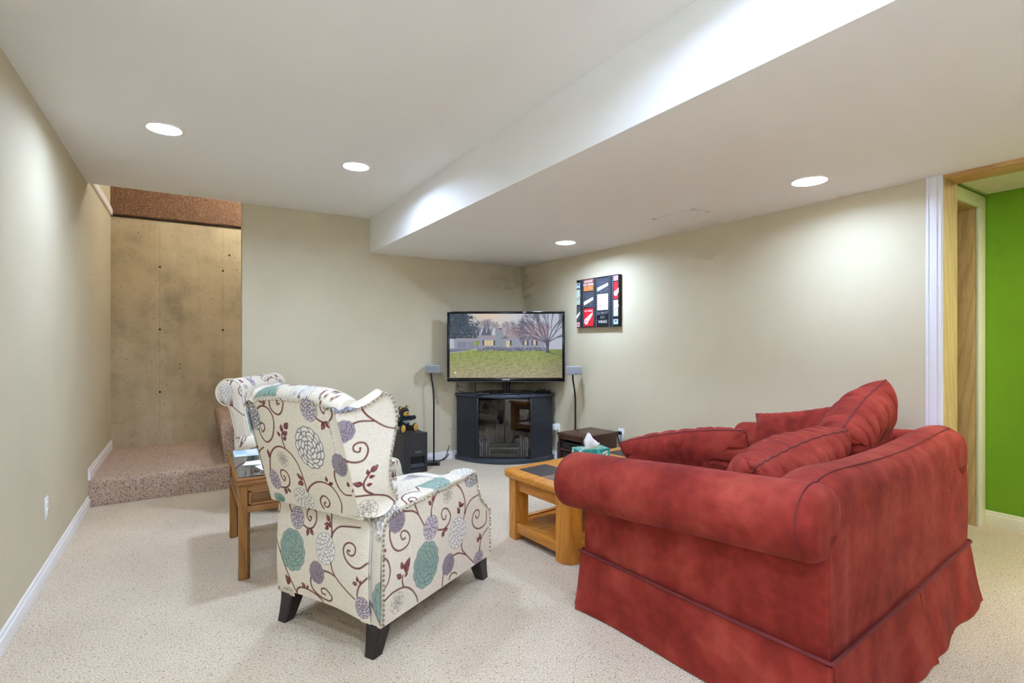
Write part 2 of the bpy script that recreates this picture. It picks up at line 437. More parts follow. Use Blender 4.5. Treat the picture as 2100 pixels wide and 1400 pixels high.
# ================================================================== THE SETTING
struct(box('floor', M['carpet'], None, XL - 0.12, 4.75, YN - 0.1, YB, -0.08, 0.0, smooth=False), 'beige carpet with dark flecks covering the basement floor', 'floor')
CANS = [(-0.114, 3.449, H, 'lit recessed ceiling light nearest the left wall and stair landing'),
        (0.958, 3.504, H, 'lit recessed ceiling light in the high ceiling beside the bulkhead'),
        (2.757, 3.513, S, 'lit recessed light in the bulkhead in front of the television corner'),
        (2.788, 1.469, S, 'lit recessed light in the bulkhead above the red loveseat'),
        (-0.114, 0.9, H, 'lit recessed ceiling light above the viewer near the left wall'),
        (0.958, 0.9, H, 'lit recessed ceiling light above the floral wingback chair'),
        (-0.114, -0.9, H, 'lit recessed ceiling light behind the viewer by the left wall'),
        (0.958, -0.9, H, 'lit recessed ceiling light behind the viewer mid room'),
        (2.788, -0.9, S, 'lit recessed light in the bulkhead behind the viewer')]
def pierced(name, x0, x1, y0, y1, zb, zt, holes, r=0.084, q=0.11, n=32):
    """ceiling slab whose underside has real round openings for the cans"""
    m = MB(); xs = sorted({x0, x1, *[h[0] + s * q for h in holes for s in (-1, 1)]}); ys = sorted({y0, y1, *[h[1] + s * q for h in holes for s in (-1, 1)]})
    for i in range(len(xs) - 1):
        for j in range(len(ys) - 1):
            cx, cy = (xs[i] + xs[i + 1]) / 2, (ys[j] + ys[j + 1]) / 2
            if any(abs(cx - h[0]) < q and abs(cy - h[1]) < q for h in holes):
                continue
            m.add([(xs[i], ys[j], zb), (xs[i], ys[j + 1], zb), (xs[i + 1], ys[j + 1], zb), (xs[i + 1], ys[j], zb)], [(0, 1, 2, 3)])
    for hx, hy in holes:
        a = np.linspace(0, 2 * PI, n, endpoint=False) + PI / 4; c, s = np.cos(a), np.sin(a); k = q / np.maximum(abs(c), abs(s))
        P = np.stack([np.stack([hx + k * c, hy + k * s, np.full(n, zb)], -1), np.stack([hx + r * c, hy + r * s, np.full(n, zb)], -1)])
        m.grid(P, cv=True)
    m.add([(x0, y0, zb), (x1, y0, zb), (x1, y1, zb), (x0, y1, zb), (x0, y0, zt), (x1, y0, zt), (x1, y1, zt), (x0, y1, zt)], [(0, 1, 5, 4), (1, 2, 6, 5), (2, 3, 7, 6), (3, 0, 4, 7), (4, 5, 6, 7)])
    return m.build(name, M['ceil'], None, smooth=False, fix=False)
# cell cuts of neighbouring rows nearly coincide, so each row of cans shares one cut
struct(pierced('ceiling', XL - 0.12, XS + 0.1, YN - 0.1, YB, H, H + 0.24, [c[:2] for c in CANS if c[2] == H]), 'flat white ceiling over the armchairs', 'ceiling')
struct(pierced('ceiling_soffit', XS, XR + 0.174, YN - 0.1, YB, S, H + 0.24, [c[:2] for c in CANS if c[2] == S]), 'lowered white ceiling bulkhead over the red loveseat', 'soffit')
struct(box('wall_left', M['wall'], None, XL - 0.12, XL, YN - 0.1, 6.5, 0.0, 3.5, smooth=False), 'beige wall running along to the stair landing', 'wall')
struct(box('wall_back', M['wall'], None, XO, XR + 0.174, YB, YB + 0.12, 0.0, H + 0.24, smooth=False), 'beige wall behind the television corner', 'wall')
struct(box('wall_rear', M['wall'], None, XL - 0.12, 4.75, YN - 0.12, YN, 0.0, H, smooth=False), 'beige wall behind the viewer', 'wall')
wr = MB(); wr.box(XR, XR + 0.174, 1.068, YB, 0, S + 0.01); wr.box(XR, XR + 0.174, YN, 0.12, 0, S + 0.01)
struct(wr.build('wall_right', M['wall'], None, smooth=False), 'beige wall with the framed hockey print', 'wall')

def board(name, parent, mat, p0, p1, h, z0=0.0, t=0.014, out=(0, 1)):
    """baseboard with an eased top edge from p0 to p1; out is the direction into the room"""
    prof = [(0, 0), (t, 0), (t, h * 0.66), (t * 0.86, h * 0.74), (t * 0.62, h * 0.78), (t * 0.55, h * 0.93), (t * 0.3, h), (0, h)]
    P = np.array([[(p[0] + out[0] * a, p[1] + out[1] * a, z0 + b) for a, b in prof] for p in (p0, p1)])
    m = MB(); m.grid(P, cv=True); k = len(prof); m.f.append(list(range(k))); m.f.append([k + i for i in range(k)][::-1])
    return m.build(name, mat, parent, ang=25)

struct(board('baseboard_left', None, M['trim'], (XL, YN), (XL, YB), 0.085, out=(1, 0)), 'white baseboard along the left wall', 'baseboard')
struct(board('baseboard_landing', None, M['trim'], (XL, YB + 0.0), (XL, 6.28), 0.085, 0.2, out=(1, 0)), 'short white baseboard on the stair landing', 'baseboard')
struct(board('baseboard_back', None, M['trim'], (XO, YB), (XR, YB), 0.085, out=(0, -1)), 'white baseboard below the television corner', 'baseboard')
struct(board('baseboard_right', None, M['trim'], (XR, 1.14), (XR, YB), 0.085, out=(-1, 0)), 'white baseboard behind the loveseat', 'baseboard')
struct(board('trim_1', None, M['trim'], (XL, YB + 0.005), (XL, 6.25), 0.085, 2.455, 0.018, out=(1, 0)), 'white trim strip high above the stair landing', 'trim')

# stairwell: concrete foundation wall, carpeted ledge, landing and the first step
cw = MB(); nx, nz = 40, 40
struct(MB().box(XL - 0.12, 2.5, 6.28, 6.5, 0.0, 2.452).build('wall_concrete', M['concrete'], None, smooth=False), 'bare concrete foundation wall behind the landing', 'wall')
cwo = bpy.data.objects['wall_concrete']
holes = [(0.5, z) for z in ()]
for i, (x, z) in enumerate(((-0.245, 1.99), (-0.245, 1.36), (-0.245, 0.73), (0.31, 1.99), (0.31, 1.36), (0.31, 0.75), (0.37, 2.16))):
    m = MB(); m.lathe([(0.010, 0.0), (0.010, 0.0015), (0.006, 0.003)], 10, M4=Matrix.Translation((x, 6.28, z)) @ Matrix.Rotation(PI / 2, 4, 'X'))
    m.build('tie_hole', M['dark'], cwo)
for x in (-0.245, 0.31):
    m = MB(); rg = np.random.RandomState(int(abs(x) * 100)); zz = np.linspace(0.25, 2.4, 40)
    m.tube([(x + rg.uniform(-0.002, 0.002), 6.2806, z) for z in zz], 0.0022, 5); m.build('form_seam', plain('form_seam_grey', (172, 154, 122), 0.9), cwo)
lm = MB(); xx = np.linspace(XL, 2.4, 140)
prof = [(6.262, 2.47), (6.250, 2.478), (6.246, 2.50), (6.246, 3.4)]
P = np.array([[(x, y + 0.004 * sn(x, z, 5, 40), z + (0.006 * sn(x, 0, 9, 18) if z < 2.49 else 0)) for y, z in prof] for x in xx])
lm.grid(P); lm.box(XL, 2.4, 6.262, 6.5, 2.47, 3.4)
lo = struct(lm.build('ledge_carpet_panel', M['ledge'], None), 'rust brown carpeted ledge above the concrete wall', 'carpeted ledge')
box('shadow_gap', M['dark'], lo, XL, 2.4, 6.272, 6.4, 2.452, 2.472, smooth=False)
# landing: one carpeted step with a rounded nose
lz = 0.2
nose = [(0.0, 0.0), (0.0, lz - 0.035), (0.006, lz - 0.015), (0.02, lz - 0.003), (0.04, lz)]
P = np.array([[(x, 4.945 + a, b) for a, b in nose + [(1.335, lz)]] for x in np.linspace(XL, 1.2, 60)])
m = MB(); m.grid(P); struct(m.build('stair_landing', M['stair'], None, ang=60), 'brown carpeted landing one step above the floor', 'landing')
def step(x0, z0, z1):
    r = 0.05; pr = [(x0 + 0.03, z0), (x0 + 0.022, z0 + 0.1), (x0, z1 - r)] + [(x0 + r - r * math.cos(t), z1 - r + r * math.sin(t)) for t in np.linspace(0.2, PI / 2, 6)] + [(x0 + 1.2, z1)]
    P = np.array([[(a, y, b) for a, b in pr] for y in (YB + 0.125, 6.27)])
    m = MB(); m.grid(P)
    k = len(pr); m.f.append(list(range(k)) + []); 
    return m.build('stair_step', M['stair'], None, ang=60)
struct(step(0.235, lz, 0.545), 'rounded brown carpeted step rising behind the scroll-back chair', 'step')
struct(box('ceiling_stairwell', M['ceil'], None, XL - 0.12, 2.5, YB + 0.12, 6.5, 3.4, 3.5, smooth=False), 'white ceiling high over the stairwell', 'ceiling')
struct(box('wall_light_stop', M['wall'], None, 2.4, 2.5, YB + 0.12, 6.3, 0.0, 3.4, smooth=False), 'unseen beige wall added to hold light in the stairwell', 'wall')  # closing wall out of view, added to contain the stairwell light
struct(box('wall_upper', M['wall'], None, XL, 2.4, YB + 0.0, YB + 0.12, H + 0.241, 3.4, smooth=False), 'beige wall above the stair opening', 'wall')

# doorway to the green room: fluted white casing, oak jambs
d1 = bpy.data.objects.new('door_1', None); COL.objects.link(d1); struct(d1, 'pale oak door frame with a fluted white casing', 'doorway')
box('jamb', M['jamb'], d1, XR - 0.004, XR + 0.178, 1.05, 1.068, 0, S - 0.018, 0.002)
box('jamb', M['jamb'], d1, XR - 0.004, XR + 0.178, 0.12, 0.138, 0, S - 0.018, 0.002)
box('head_jamb', M['jambh'], d1, XR - 0.004, XR + 0.178, 0.12, 1.068, S - 0.018, S + 0.012, 0.002)
cas = MB(); prof = [(0.0, 0.0), (0.0, 0.012), (0.006, 0.017), (0.014, 0.017), (0.0165, 0.012), (0.0205, 0.0125), (0.023, 0.0175), (0.036, 0.0185), (0.049, 0.0175), (0.0515, 0.0125), (0.0555, 0.012), (0.058, 0.017), (0.066, 0.017), (0.072, 0.012), (0.072, 0.0)]
P = np.array([[(XR - b, 1.052 + a, z) for a, b in prof] for z in (0.0, S - 0.001)])
cas.grid(P, cv=True); k = len(prof); cas.f.append(list(range(k))); cas.f.append([k + i for i in range(k)])
cas.build('casing', M['casing'], d1, ang=20)

# the green room beyond
GX = 4.61
struct(box('wall_green', M['green'], None, GX, GX + 0.12, YN, 3.2, 0, 2.5, smooth=False), 'lime green wall seen through the doorway', 'wall')
gw = MB(); gw.box(XR + 0.174, 3.62, 1.27, 1.39, 0, 2.5); gw.box(3.62, GX, 1.27, 1.39, 2.15, 2.5); gw.box(4.50, GX, 1.27, 1.39, 0, 2.15)
struct(gw.build('wall_green_end', M['green'], None, smooth=False), 'green end wall holding the inner oak door', 'wall')
struct(board('baseboard_green', None, M['cream'], (GX, YN), (GX, 1.27), 0.095, out=(-1, 0)), 'cream baseboard under the green wall', 'baseboard')
d2 = bpy.data.objects.new('door_2', None); COL.objects.link(d2); struct(d2, 'inner doorway with cream casing and an opened oak door', 'doorway')
box('casing', M['cream'], d2, 4.484, 4.604, 1.25, 1.27, 0, 2.142, 0.004)
box('casing', M['cream'], d2, 3.52, 3.64, 1.25, 1.27, 0, 2.142, 0.004)
box('head_casing', M['cream'], d2, 3.52, 4.604, 1.25, 1.27, 2.142, 2.228, 0.004)
box('jamb', M['jamb'], d2, 4.484, 4.50, 1.27, 1.39, 0, 2.15, 0.002)
box('jamb', M['jamb'], d2, 3.62, 3.636, 1.27, 1.39, 0, 2.15, 0.002)
box('head_jamb', M['jambh'], d2, 3.636, 4.484, 1.27, 1.39, 2.134, 2.15, 0.002)
box('door_leaf', M['doorwood'], d2, 4.452, 4.488, 1.392, 2.20, 0.012, 2.128, 0.003)
struct(box('wall_inner', M['green'], None, XR + 0.174, GX, 3.1, 3.2, 0, 2.5, smooth=False), 'green wall in the room behind the inner door', 'wall')
gc = bpy.data.objects.new('ceiling_green', None); COL.objects.link(gc); struct(gc, 'cream suspended tile ceiling in the green room', 'ceiling')
GH = 2.24
box('backing', M['tile'], gc, XR + 0.17, GX + 0.1, YN, 3.2, GH + 0.02, GH + 0.06, smooth=False)
tx = [4.61, 4.035, 3.445]
for i in range(2):
    y = 1.268
    while y > -0.8:
        box('ceiling_tile', M['tile'], gc, tx[i + 1] + 0.006, tx[i] - 0.006, max(y - 0.6, -0.9), y - 0.006, GH + 0.004, GH + 0.019, 0.003, 1)
        y -= 0.61
for x in (4.035,): box('ceiling_grid_bar', M['cream'], gc, x - 0.011, x + 0.011, YN, 1.268, GH, GH + 0.006, 0.001, 1)
box('wall_angle', plain('green_wall_angle', (150, 172, 110), 0.5), gc, XR + 0.174, GX, 1.24, 1.27, GH - 0.004, GH + 0.006, 0.001, 1)
lg = bpy.data.lights.new('green_room_lamp', 'AREA'); lg.shape = 'DISK'; lg.size = 0.3; lg.energy = GREEN_W; lg.color = (1, 0.95, 0.82)
lgo = bpy.data.objects.new('green_room_lamp', lg); COL.objects.link(lgo); lgo.location = (3.95, -0.2, GH - 0.03)

# stairwell bulb, warm
ls = bpy.data.lights.new('stairwell_bulb', 'POINT'); ls.energy = STAIR_W; ls.color = (0.97, 0.97, 0.93); ls.shadow_soft_size = 0.1
lso = bpy.data.objects.new('stairwell_bulb', ls); COL.objects.link(lso); lso.location = (0.75, 5.62, 2.95)

# ------------------------------------------------------------------ recessed ceiling lights
def can(x, y, z, label):
    t = thing('recessed_light', label, 'ceiling light', (x, y, z), 0, 'recessed ceiling lights')
    m = MB(); m.lathe([(0.082, 0.001), (0.0825, -0.004), (0.088, -0.006), (0.097, -0.004), (0.100, 0.0)], 40)
    m.f = m.f[:-2]; m.build('trim_ring', M['trim'], t)
    m = MB(); m.lathe([(0.0825, -0.002), (0.0815, 0.01), (0.080, 0.019)], 40); m.f = m.f[:-2]; m.build('baffle', M['trim'], t)
    m = MB(); m.lathe([(0.081, 0.0185), (0.06, 0.017), (0.02, 0.016), (0.002, 0.016)], 40); m.build('lens', M['lens_soffit' if z == S and y < 3 else 'lens_far' if y > 3 and x > 0 else 'lens_left' if y > 3 else 'lens'], t)
    return t
for c in CANS: can(*c)

# ceiling register in the bulkhead
v = thing('ceiling_vent', 'white slotted air register in the lowered ceiling', 'air vent', (2.82, 2.34, S))
fr = MB(); w, l = 0.083, 0.172
for a, b, c, d in ((-w, w, -l, -l + 0.025), (-w, w, l - 0.025, l), (-w, -w + 0.022, -l, l), (w - 0.022, w, -l, l)): fr.box(a, b, c, d, -0.005, 0, 0.002, 1)
fr.build('frame', M['trim'], v)
box('duct_shadow', M['dark'], v, -w + 0.02, w - 0.02, -l + 0.02, l - 0.02, -0.0008, -0.0003, smooth=False)
for i in range(9):
    x = -w + 0.03 + i * 0.0133
    MB().box(-0.0055, 0.0055, -l + 0.022, l - 0.022, -0.0009, 0.0009, M4=Matrix.Translation((x, 0, -0.0035)) @ Matrix.Rotation(R_(46), 4, 'Y')).build('louver', M['trim'], v)

# outlets
def outlet(label, loc, rz, plug=None):
    t = thing('wall_outlet', label, 'outlet', loc, rz)       # faces local -y
    box('plate', M['white'], t, -0.036, 0.036, -0.006, 0.0, -0.058, 0.058, 0.003)
    for s in (1, -1):
        f = MB(); f.lathe([(0.0165, 0.0), (0.0165, 0.002), (0.015, 0.0028)], 18, M4=Matrix.Translation((0, -0.006, s * 0.02)) @ Matrix.Rotation(PI / 2, 4, 'X'))
        fo = f.build('receptacle', M['white'], t)
        for q in (-0.006, 0.006): box('slot', M['dark'], fo, q - 0.001, q + 0.001, -0.0092, -0.0086, s * 0.02 - 0.002, s * 0.02 + 0.006, smooth=False)
    return t
outlet('white wall outlet low on the left wall', (XL, 3.604, 0.366), R_(90))
o_r = outlet('white wall outlet behind the dark cabinet, black plug in it', (XR, 3.365, 0.407), R_(-90))
pl = MB(); pl.box(-0.015, 0.015, -0.04, -0.009, 0.005, 0.035, 0.006); pl.tube(catmull([(0, -0.036, 0.02), (0.012, -0.06, 0.03), (0.03, -0.075, 0.0), (0.04, -0.06, -0.08), (0.05, -0.05, -0.2), (0.06, -0.03, -0.4)]), 0.005, 8)
pl.build('plug', M['black'], o_r)
o_t = outlet('white wall outlet with adapter between television stand and dark cabinet', (XR, 4.30, 0.325), R_(-90))
box('adapter', M['white'], o_t, -0.028, 0.028, -0.05, -0.009, -0.01, 0.05, 0.006)

# fill lamp added out of view behind the viewer to lift the ceiling and near faces
fl = thing('fill_lamp', 'added fill lamp, slim and black with a glowing opal globe, unseen behind the viewer', 'fill lamp', (-0.32, -0.55, 0))
MB().lathe([(0.14, 0.0), (0.14, 0.012), (0.12, 0.022), (0.02, 0.03), (0.012, 0.05)], 32).build('base', M['black'], fl)
MB().tube([(0, 0, 0.03), (0, 0, 1.44)], 0.011, 12).build('pole', M['black'], fl)
MB().lathe([(0.03, 1.42), (0.07, 1.45), (0.075, 1.47)], 24).build('shade_holder', M['black'], fl)
MB().ell((0, 0, 1.60), (0.16, 0.16, 0.15), 32, 20).build('globe', M['globe'], fl)
PATTERN = {
 'back': dict(
  v=[[-0.225, 0.419, -0.177, 0.442, -0.135, 0.433, -0.114, 0.397, -0.124, 0.349, -0.151, 0.305, -0.19, 0.282, -0.217, 0.293, -0.23, 0.324, -0.224, 0.348, -0.202, 0.366, -0.185, 0.359, -0.187, 0.343, -0.205, 0.326, -0.213, 0.333], [-0.118, 0.47, -0.12, 0.442, -0.102, 0.42, -0.075, 0.413, -0.052, 0.427, -0.034, 0.458, -0.035, 0.475, -0.055, 0.479, -0.07, 0.468, -0.071, 0.456, -0.059, 0.459], [-0.278, 0.215, -0.264, 0.233, -0.228, 0.254], [-0.224, 0.144, -0.2, 0.208, -0.173, 0.244, -0.134, 0.268, -0.095, 0.271, -0.056, 0.254, -0.025, 0.219, -0.011, 0.174, -0.006, 0.121, -0.009, 0.067], [-0.191, 0.082, -0.163, 0.076, -0.128, 0.086, -0.104, 0.112, -0.101, 0.145, -0.118, 0.162, -0.141, 0.161, -0.153, 0.143, -0.15, 0.122, -0.138, 0.112, -0.128, 0.128, -0.134, 0.135], [-0.009, 0.067, 0.002, 0.091, 0.028, 0.116, 0.07, 0.138, 0.112, 0.142, 0.149, 0.129, 0.172, 0.097, 0.181, 0.057, 0.169, 0.016], [0.067, 0.016, 0.059, 0.036, 0.063, 0.058, 0.082, 0.077, 0.102, 0.075, 0.114, 0.056, 0.103, 0.033, 0.084, 0.027, 0.078, 0.039, 0.088, 0.049], [0.137, 0.421, 0.165, 0.404, 0.197, 0.402, 0.227, 0.419, 0.237, 0.443, 0.23, 0.471, 0.195, 0.482, 0.182, 0.472, 0.18, 0.453, 0.191, 0.437, 0.2, 0.445], [-0.072, 0.338, -0.083, 0.306, -0.075, 0.265], [0.186, 0.201, 0.18, 0.17, 0.188, 0.13, 0.213, 0.104, 0.249, 0.105], [0.25, 0.258, 0.274, 0.232, 0.289, 0.195, 0.281, 0.155, 0.256, 0.121]],
  l=[[-0.075, 0.338, -0.07, 0.375], [-0.055, 0.355, -0.023, 0.384], [-0.09, 0.319, -0.108, 0.34], [-0.071, 0.328, -0.037, 0.344], [-0.076, 0.304, -0.051, 0.322], [0.13, 0.147, 0.131, 0.173], [0.138, 0.138, 0.164, 0.147], [-0.019, 0.135, -0.043, 0.164], [-0.021, 0.13, -0.014, 0.152], [-0.015, 0.125, -0.054, 0.109], [-0.143, 0.076, -0.158, 0.043], [-0.135, 0.077, -0.115, 0.058], [-0.204, 0.218, -0.201, 0.251], [-0.209, 0.21, -0.193, 0.23], [0.186, 0.399, 0.164, 0.368], [0.193, 0.399, 0.208, 0.377], [0.242, 0.139, 0.243, 0.164], [-0.181, 0.454, -0.166, 0.472], [-0.167, 0.449, -0.142, 0.466]],
  f=[[0.075, 0.287, 0.073, 0.086, 'gray'], [0.112, 0.448, 0.041, 0.045, 'dark'], [-0.246, 0.397, 0.034, 0.067, 'gray'], [-0.206, 0.108, 0.03, 0.044, 'dark'], [-0.11, 0.216, 0.031, 0.03, 'thin'], [-0.042, 0.043, 0.057, 0.046, 'black'], [0.22, 0.23, 0.033, 0.045, 'purple'], [-0.209, 0.02, 0.033, 0.018, 'teal']]),
 'wing': dict(
  v=[[-0.108, 0.998, -0.081, 0.966, -0.043, 0.938, 0.002, 0.911, 0.048, 0.897], [-0.143, 0.936, -0.105, 0.944, -0.043, 0.938], [-0.199, 0.882, -0.185, 0.841, -0.157, 0.806, -0.122, 0.79, -0.087, 0.796, -0.071, 0.829, -0.084, 0.858, -0.111, 0.863, -0.128, 0.853, -0.125, 0.834, -0.105, 0.828, -0.102, 0.841], [-0.191, 0.821, -0.163, 0.789, -0.14, 0.749, -0.137, 0.713, -0.151, 0.691], [-0.14, 0.635, -0.137, 0.656, -0.093, 0.655, -0.037, 0.65, 0.015, 0.634, 0.045, 0.607, 0.042, 0.598], [-0.043, 0.652, -0.074, 0.675, -0.084, 0.705, -0.068, 0.737, -0.056, 0.753]],
  l=[[-0.062, 0.745, -0.031, 0.768], [-0.071, 0.734, -0.074, 0.757], [-0.068, 0.724, -0.043, 0.727], [-0.074, 0.694, -0.05, 0.697], [-0.087, 0.697, -0.122, 0.71]],
  f=[[-0.171, 0.912, 0.044, 0.038, 'purple'], [-0.062, 0.597, 0.038, 0.033, 'thin'], [-0.168, 1.007, 0.051, 0.02, 'gray']]),
 'flap': dict(
  v=[[-0.201, 0.543, -0.197, 0.52, -0.181, 0.501], [-0.117, 0.467, -0.075, 0.454, -0.04, 0.465, -0.021, 0.497, -0.025, 0.532, -0.052, 0.541, -0.078, 0.529, -0.082, 0.502, -0.063, 0.487, -0.053, 0.502, -0.063, 0.505], [0.068, 0.548, 0.07, 0.503, 0.074, 0.453, 0.07, 0.377, 0.074, 0.323, 0.095, 0.288, 0.145, 0.25, 0.199, 0.219], [0.074, 0.448, 0.085, 0.47, 0.117, 0.494, 0.172, 0.503, 0.226, 0.508], [0.263, 0.374, 0.226, 0.349, 0.186, 0.35, 0.152, 0.374, 0.141, 0.407, 0.152, 0.431, 0.179, 0.441, 0.203, 0.429, 0.203, 0.404, 0.186, 0.391, 0.165, 0.397, 0.164, 0.409, 0.174, 0.408], [0.023, 0.297, 0.06, 0.297, 0.095, 0.288], [-0.055, 0.254, -0.059, 0.227, -0.044, 0.2, 0.001, 0.18, 0.052, 0.175, 0.068, 0.191, 0.056, 0.208, 0.03, 0.222, 0.008, 0.215, 0.008, 0.199, 0.027, 0.196], [-0.301, 0.383, -0.259, 0.326, -0.217, 0.26, -0.177, 0.2, -0.149, 0.161], [-0.149, 0.161, -0.145, 0.178, -0.121, 0.192, -0.075, 0.192, -0.029, 0.183, 0.008, 0.166, 0.012, 0.152], [0.263, 0.316, 0.226, 0.279, 0.213, 0.242, 0.216, 0.223], [-0.288, 0.533, -0.271, 0.519, -0.275, 0.491, -0.288, 0.481]],
  l=[[0.06, 0.506, 0.038, 0.532], [0.06, 0.493, 0.027, 0.49], [0.056, 0.48, 0.03, 0.473], [0.06, 0.481, 0.07, 0.513], [-0.071, 0.452, -0.081, 0.418], [-0.061, 0.454, -0.035, 0.43], [0.22, 0.292, 0.213, 0.317], [0.216, 0.284, 0.187, 0.284], [0.226, 0.288, 0.236, 0.304], [-0.189, 0.192, -0.219, 0.228], [-0.195, 0.188, -0.213, 0.197], [-0.094, 0.198, -0.12, 0.214], [-0.088, 0.195, -0.073, 0.211]],
  f=[[-0.173, 0.344, 0.073, 0.085, 'teal'], [0.036, 0.391, 0.053, 0.064, 'black'], [-0.146, 0.486, 0.039, 0.044, 'dark'], [-0.018, 0.28, 0.042, 0.044, 'purple'], [0.236, 0.192, 0.03, 0.042, 'dark'], [-0.098, 0.575, 0.046, 0.029, 'black'], [-0.201, 0.154, 0.036, 0.013, 'thin']]),
 'side': dict(
  v=[[0.041, 0.519, 0.037, 0.465, 0.054, 0.416, 0.09, 0.389, 0.137, 0.393, 0.156, 0.419, 0.142, 0.449, 0.113, 0.463, 0.1, 0.45, 0.111, 0.428, 0.126, 0.429], [0.123, 0.541, 0.176, 0.526, 0.21, 0.503, 0.241, 0.457, 0.256, 0.432], [0.185, 0.559, 0.205, 0.521, 0.215, 0.498], [0.343, 0.394, 0.388, 0.383, 0.429, 0.399, 0.441, 0.431, 0.417, 0.467, 0.388, 0.475, 0.373, 0.458, 0.382, 0.431, 0.402, 0.425, 0.406, 0.438], [0.299, 0.466, 0.304, 0.506, 0.332, 0.553, 0.354, 0.568], [0.496, 0.562, 0.534, 0.523, 0.56, 0.464, 0.553, 0.398, 0.534, 0.352], [0.56, 0.404, 0.579, 0.436, 0.626, 0.461, 0.696, 0.464], [0.754, 0.363, 0.754, 0.315, 0.725, 0.292, 0.668, 0.296, 0.626, 0.331, 0.626, 0.373, 0.654, 0.392, 0.682, 0.384, 0.685, 0.359, 0.661, 0.351, 0.651, 0.365], [0.534, 0.285, 0.534, 0.241, 0.573, 0.197, 0.64, 0.134], [0.459, 0.234, 0.509, 0.229, 0.573, 0.197], [0.382, 0.125, 0.388, 0.186], [0.006, 0.22, 0.054, 0.233, 0.118, 0.228, 0.166, 0.199, 0.2, 0.155, 0.21, 0.127], [0.118, 0.228, 0.109, 0.257, 0.113, 0.281], [0.002, 0.391, 0.024, 0.371, 0.037, 0.33, 0.028, 0.29, 0.006, 0.269], [0.689, 0.139, 0.696, 0.215, 0.725, 0.252, 0.769, 0.27], [0.435, 0.132, 0.447, 0.149, 0.477, 0.148, 0.496, 0.133]],
  l=[[0.123, 0.29, 0.156, 0.341], [0.128, 0.282, 0.151, 0.308], [0.113, 0.306, 0.1, 0.34], [0.123, 0.271, 0.145, 0.278], [0.104, 0.272, 0.074, 0.297], [0.304, 0.519, 0.278, 0.54], [0.31, 0.528, 0.321, 0.56], [0.528, 0.443, 0.509, 0.478], [0.528, 0.447, 0.553, 0.458], [0.515, 0.417, 0.496, 0.452], [0.377, 0.349, 0.394, 0.382], [0.394, 0.375, 0.423, 0.376], [0.682, 0.224, 0.665, 0.253], [0.696, 0.23, 0.689, 0.268], [0.015, 0.411, 0.002, 0.428]],
  f=[[0.264, 0.268, 0.078, 0.095, 'teal'], [0.496, 0.331, 0.064, 0.069, 'black'], [0.081, 0.512, 0.045, 0.041, 'purple'], [0.297, 0.419, 0.047, 0.048, 'dark'], [0.426, 0.207, 0.042, 0.045, 'purple'], [0.081, 0.181, 0.035, 0.039, 'thin'], [0.423, 0.529, 0.034, 0.032, 'thin'], [0.626, 0.557, 0.063, 0.03, 'gray'], [0.682, 0.142, 0.04, 0.031, 'dark']]),
}

CREAM = (228, 218, 200)
STY = {'gray': ((236, 229, 216), (112, 112, 126), 0.0042), 'dark': ((214, 204, 206), (108, 84, 104), 0.0030), 'black': ((240, 234, 226), (84, 72, 70), 0.0020),
       'thin': (None, (96, 86, 80), 0.0013), 'purple': ((152, 138, 146), (102, 86, 98), 0.0022), 'teal': ((148, 168, 156), (92, 118, 108), 0.0024)}
HI = {'teal': (184, 202, 196), 'purple': (194, 182, 188)}
VINE = (120, 72, 64); LEAF = (124, 66, 62)

def flower(cv, cx, cy, rx, ry, st):
    fill, stroke, sw = STY[st]; rg = np.random.RandomState(int(abs(cx * 7919 + cy * 104729) * 1000) % 99991)
    for rad, n in (((0.72, 7), (0.34, 4)) if st == 'thin' else ((0.80, 11), (0.58, 9), (0.36, 6), (0.16, 4)) if st in ('teal', 'purple', 'dark') else ((0.80, 13), (0.60, 11), (0.40, 8), (0.2, 5))):
        o = rg.uniform(0, 6.28)
        for k in range(n):
            a = o + 2 * PI * k / n + rg.uniform(-0.08, 0.08); pr = rad * PI / n * 1.25 + 0.03
            px, py = cx + rx * rad * math.cos(a), cy + ry * rad * math.sin(a)
            cv.ell(px, py, pr * (rx + ry) / 2 * 1.12, pr * (rx + ry) / 2 * 0.92, a + 1.57, fill, stroke, sw)
            if st in ('teal', 'purple'): cv.ell(px - 0.0012, py + 0.0016, pr * (rx + ry) / 2 * 0.95, pr * (rx + ry) / 2 * 0.75, a + 1.57, None, HI[st], 0.0011)
    cv.ell(cx, cy, rx * 0.13, ry * 0.13, 0, fill, stroke, sw)

def leaf(cv, x0, y0, x1, y1):
    a = np.array([x0, y0]); b = np.array([x1, y1]); d = b - a; n = np.array([-d[1], d[0]]); t = np.linspace(0, 1, 12)[:, None]
    w = 0.30 * np.sin(PI * t ** 0.75)
    cv.poly(np.vstack([a + d * t + n * w, (a + d * t - n * w)[::-1]]), LEAF)
    if np.hypot(*d) > 0.028: cv.line([a + d * 0.35, a + d * 0.75], 0.005, 0.002, (150, 108, 118))

def draw(key, x0, x1, y0, y1, px=0.0018):
    cv = Cv(x0, x1, y0, y1, px, CREAM); p = PATTERN[key]
    for v in p['v']:
        q = catmull(np.array(v).reshape(-1, 2), 7); cv.line(q, 0.0078, 0.006, VINE)
        if len(v) > 18: cv.ell(q[-1][0], q[-1][1], 0.005, 0.005, 0, VINE)
    for l in p['l']: leaf(cv, *l)
    for f in p['f']: flower(cv, *f)
    return cv

CB = draw('back', -0.32, 0.32, -0.03, 0.56); CF = draw('flap', -0.30, 0.29, 0.11, 0.57); CS = draw('side', -0.06, 0.84, 0.08, 0.62); CW = draw('wing', -0.26, 0.10, 0.53, 1.09)
CT = draw('flap', -0.289, 0.271, 0.125, 0.56); CT.wrap = True

def lerp(xs, pts):
    a = np.array(pts); return np.interp(xs, a[:, 0], a[:, 1])

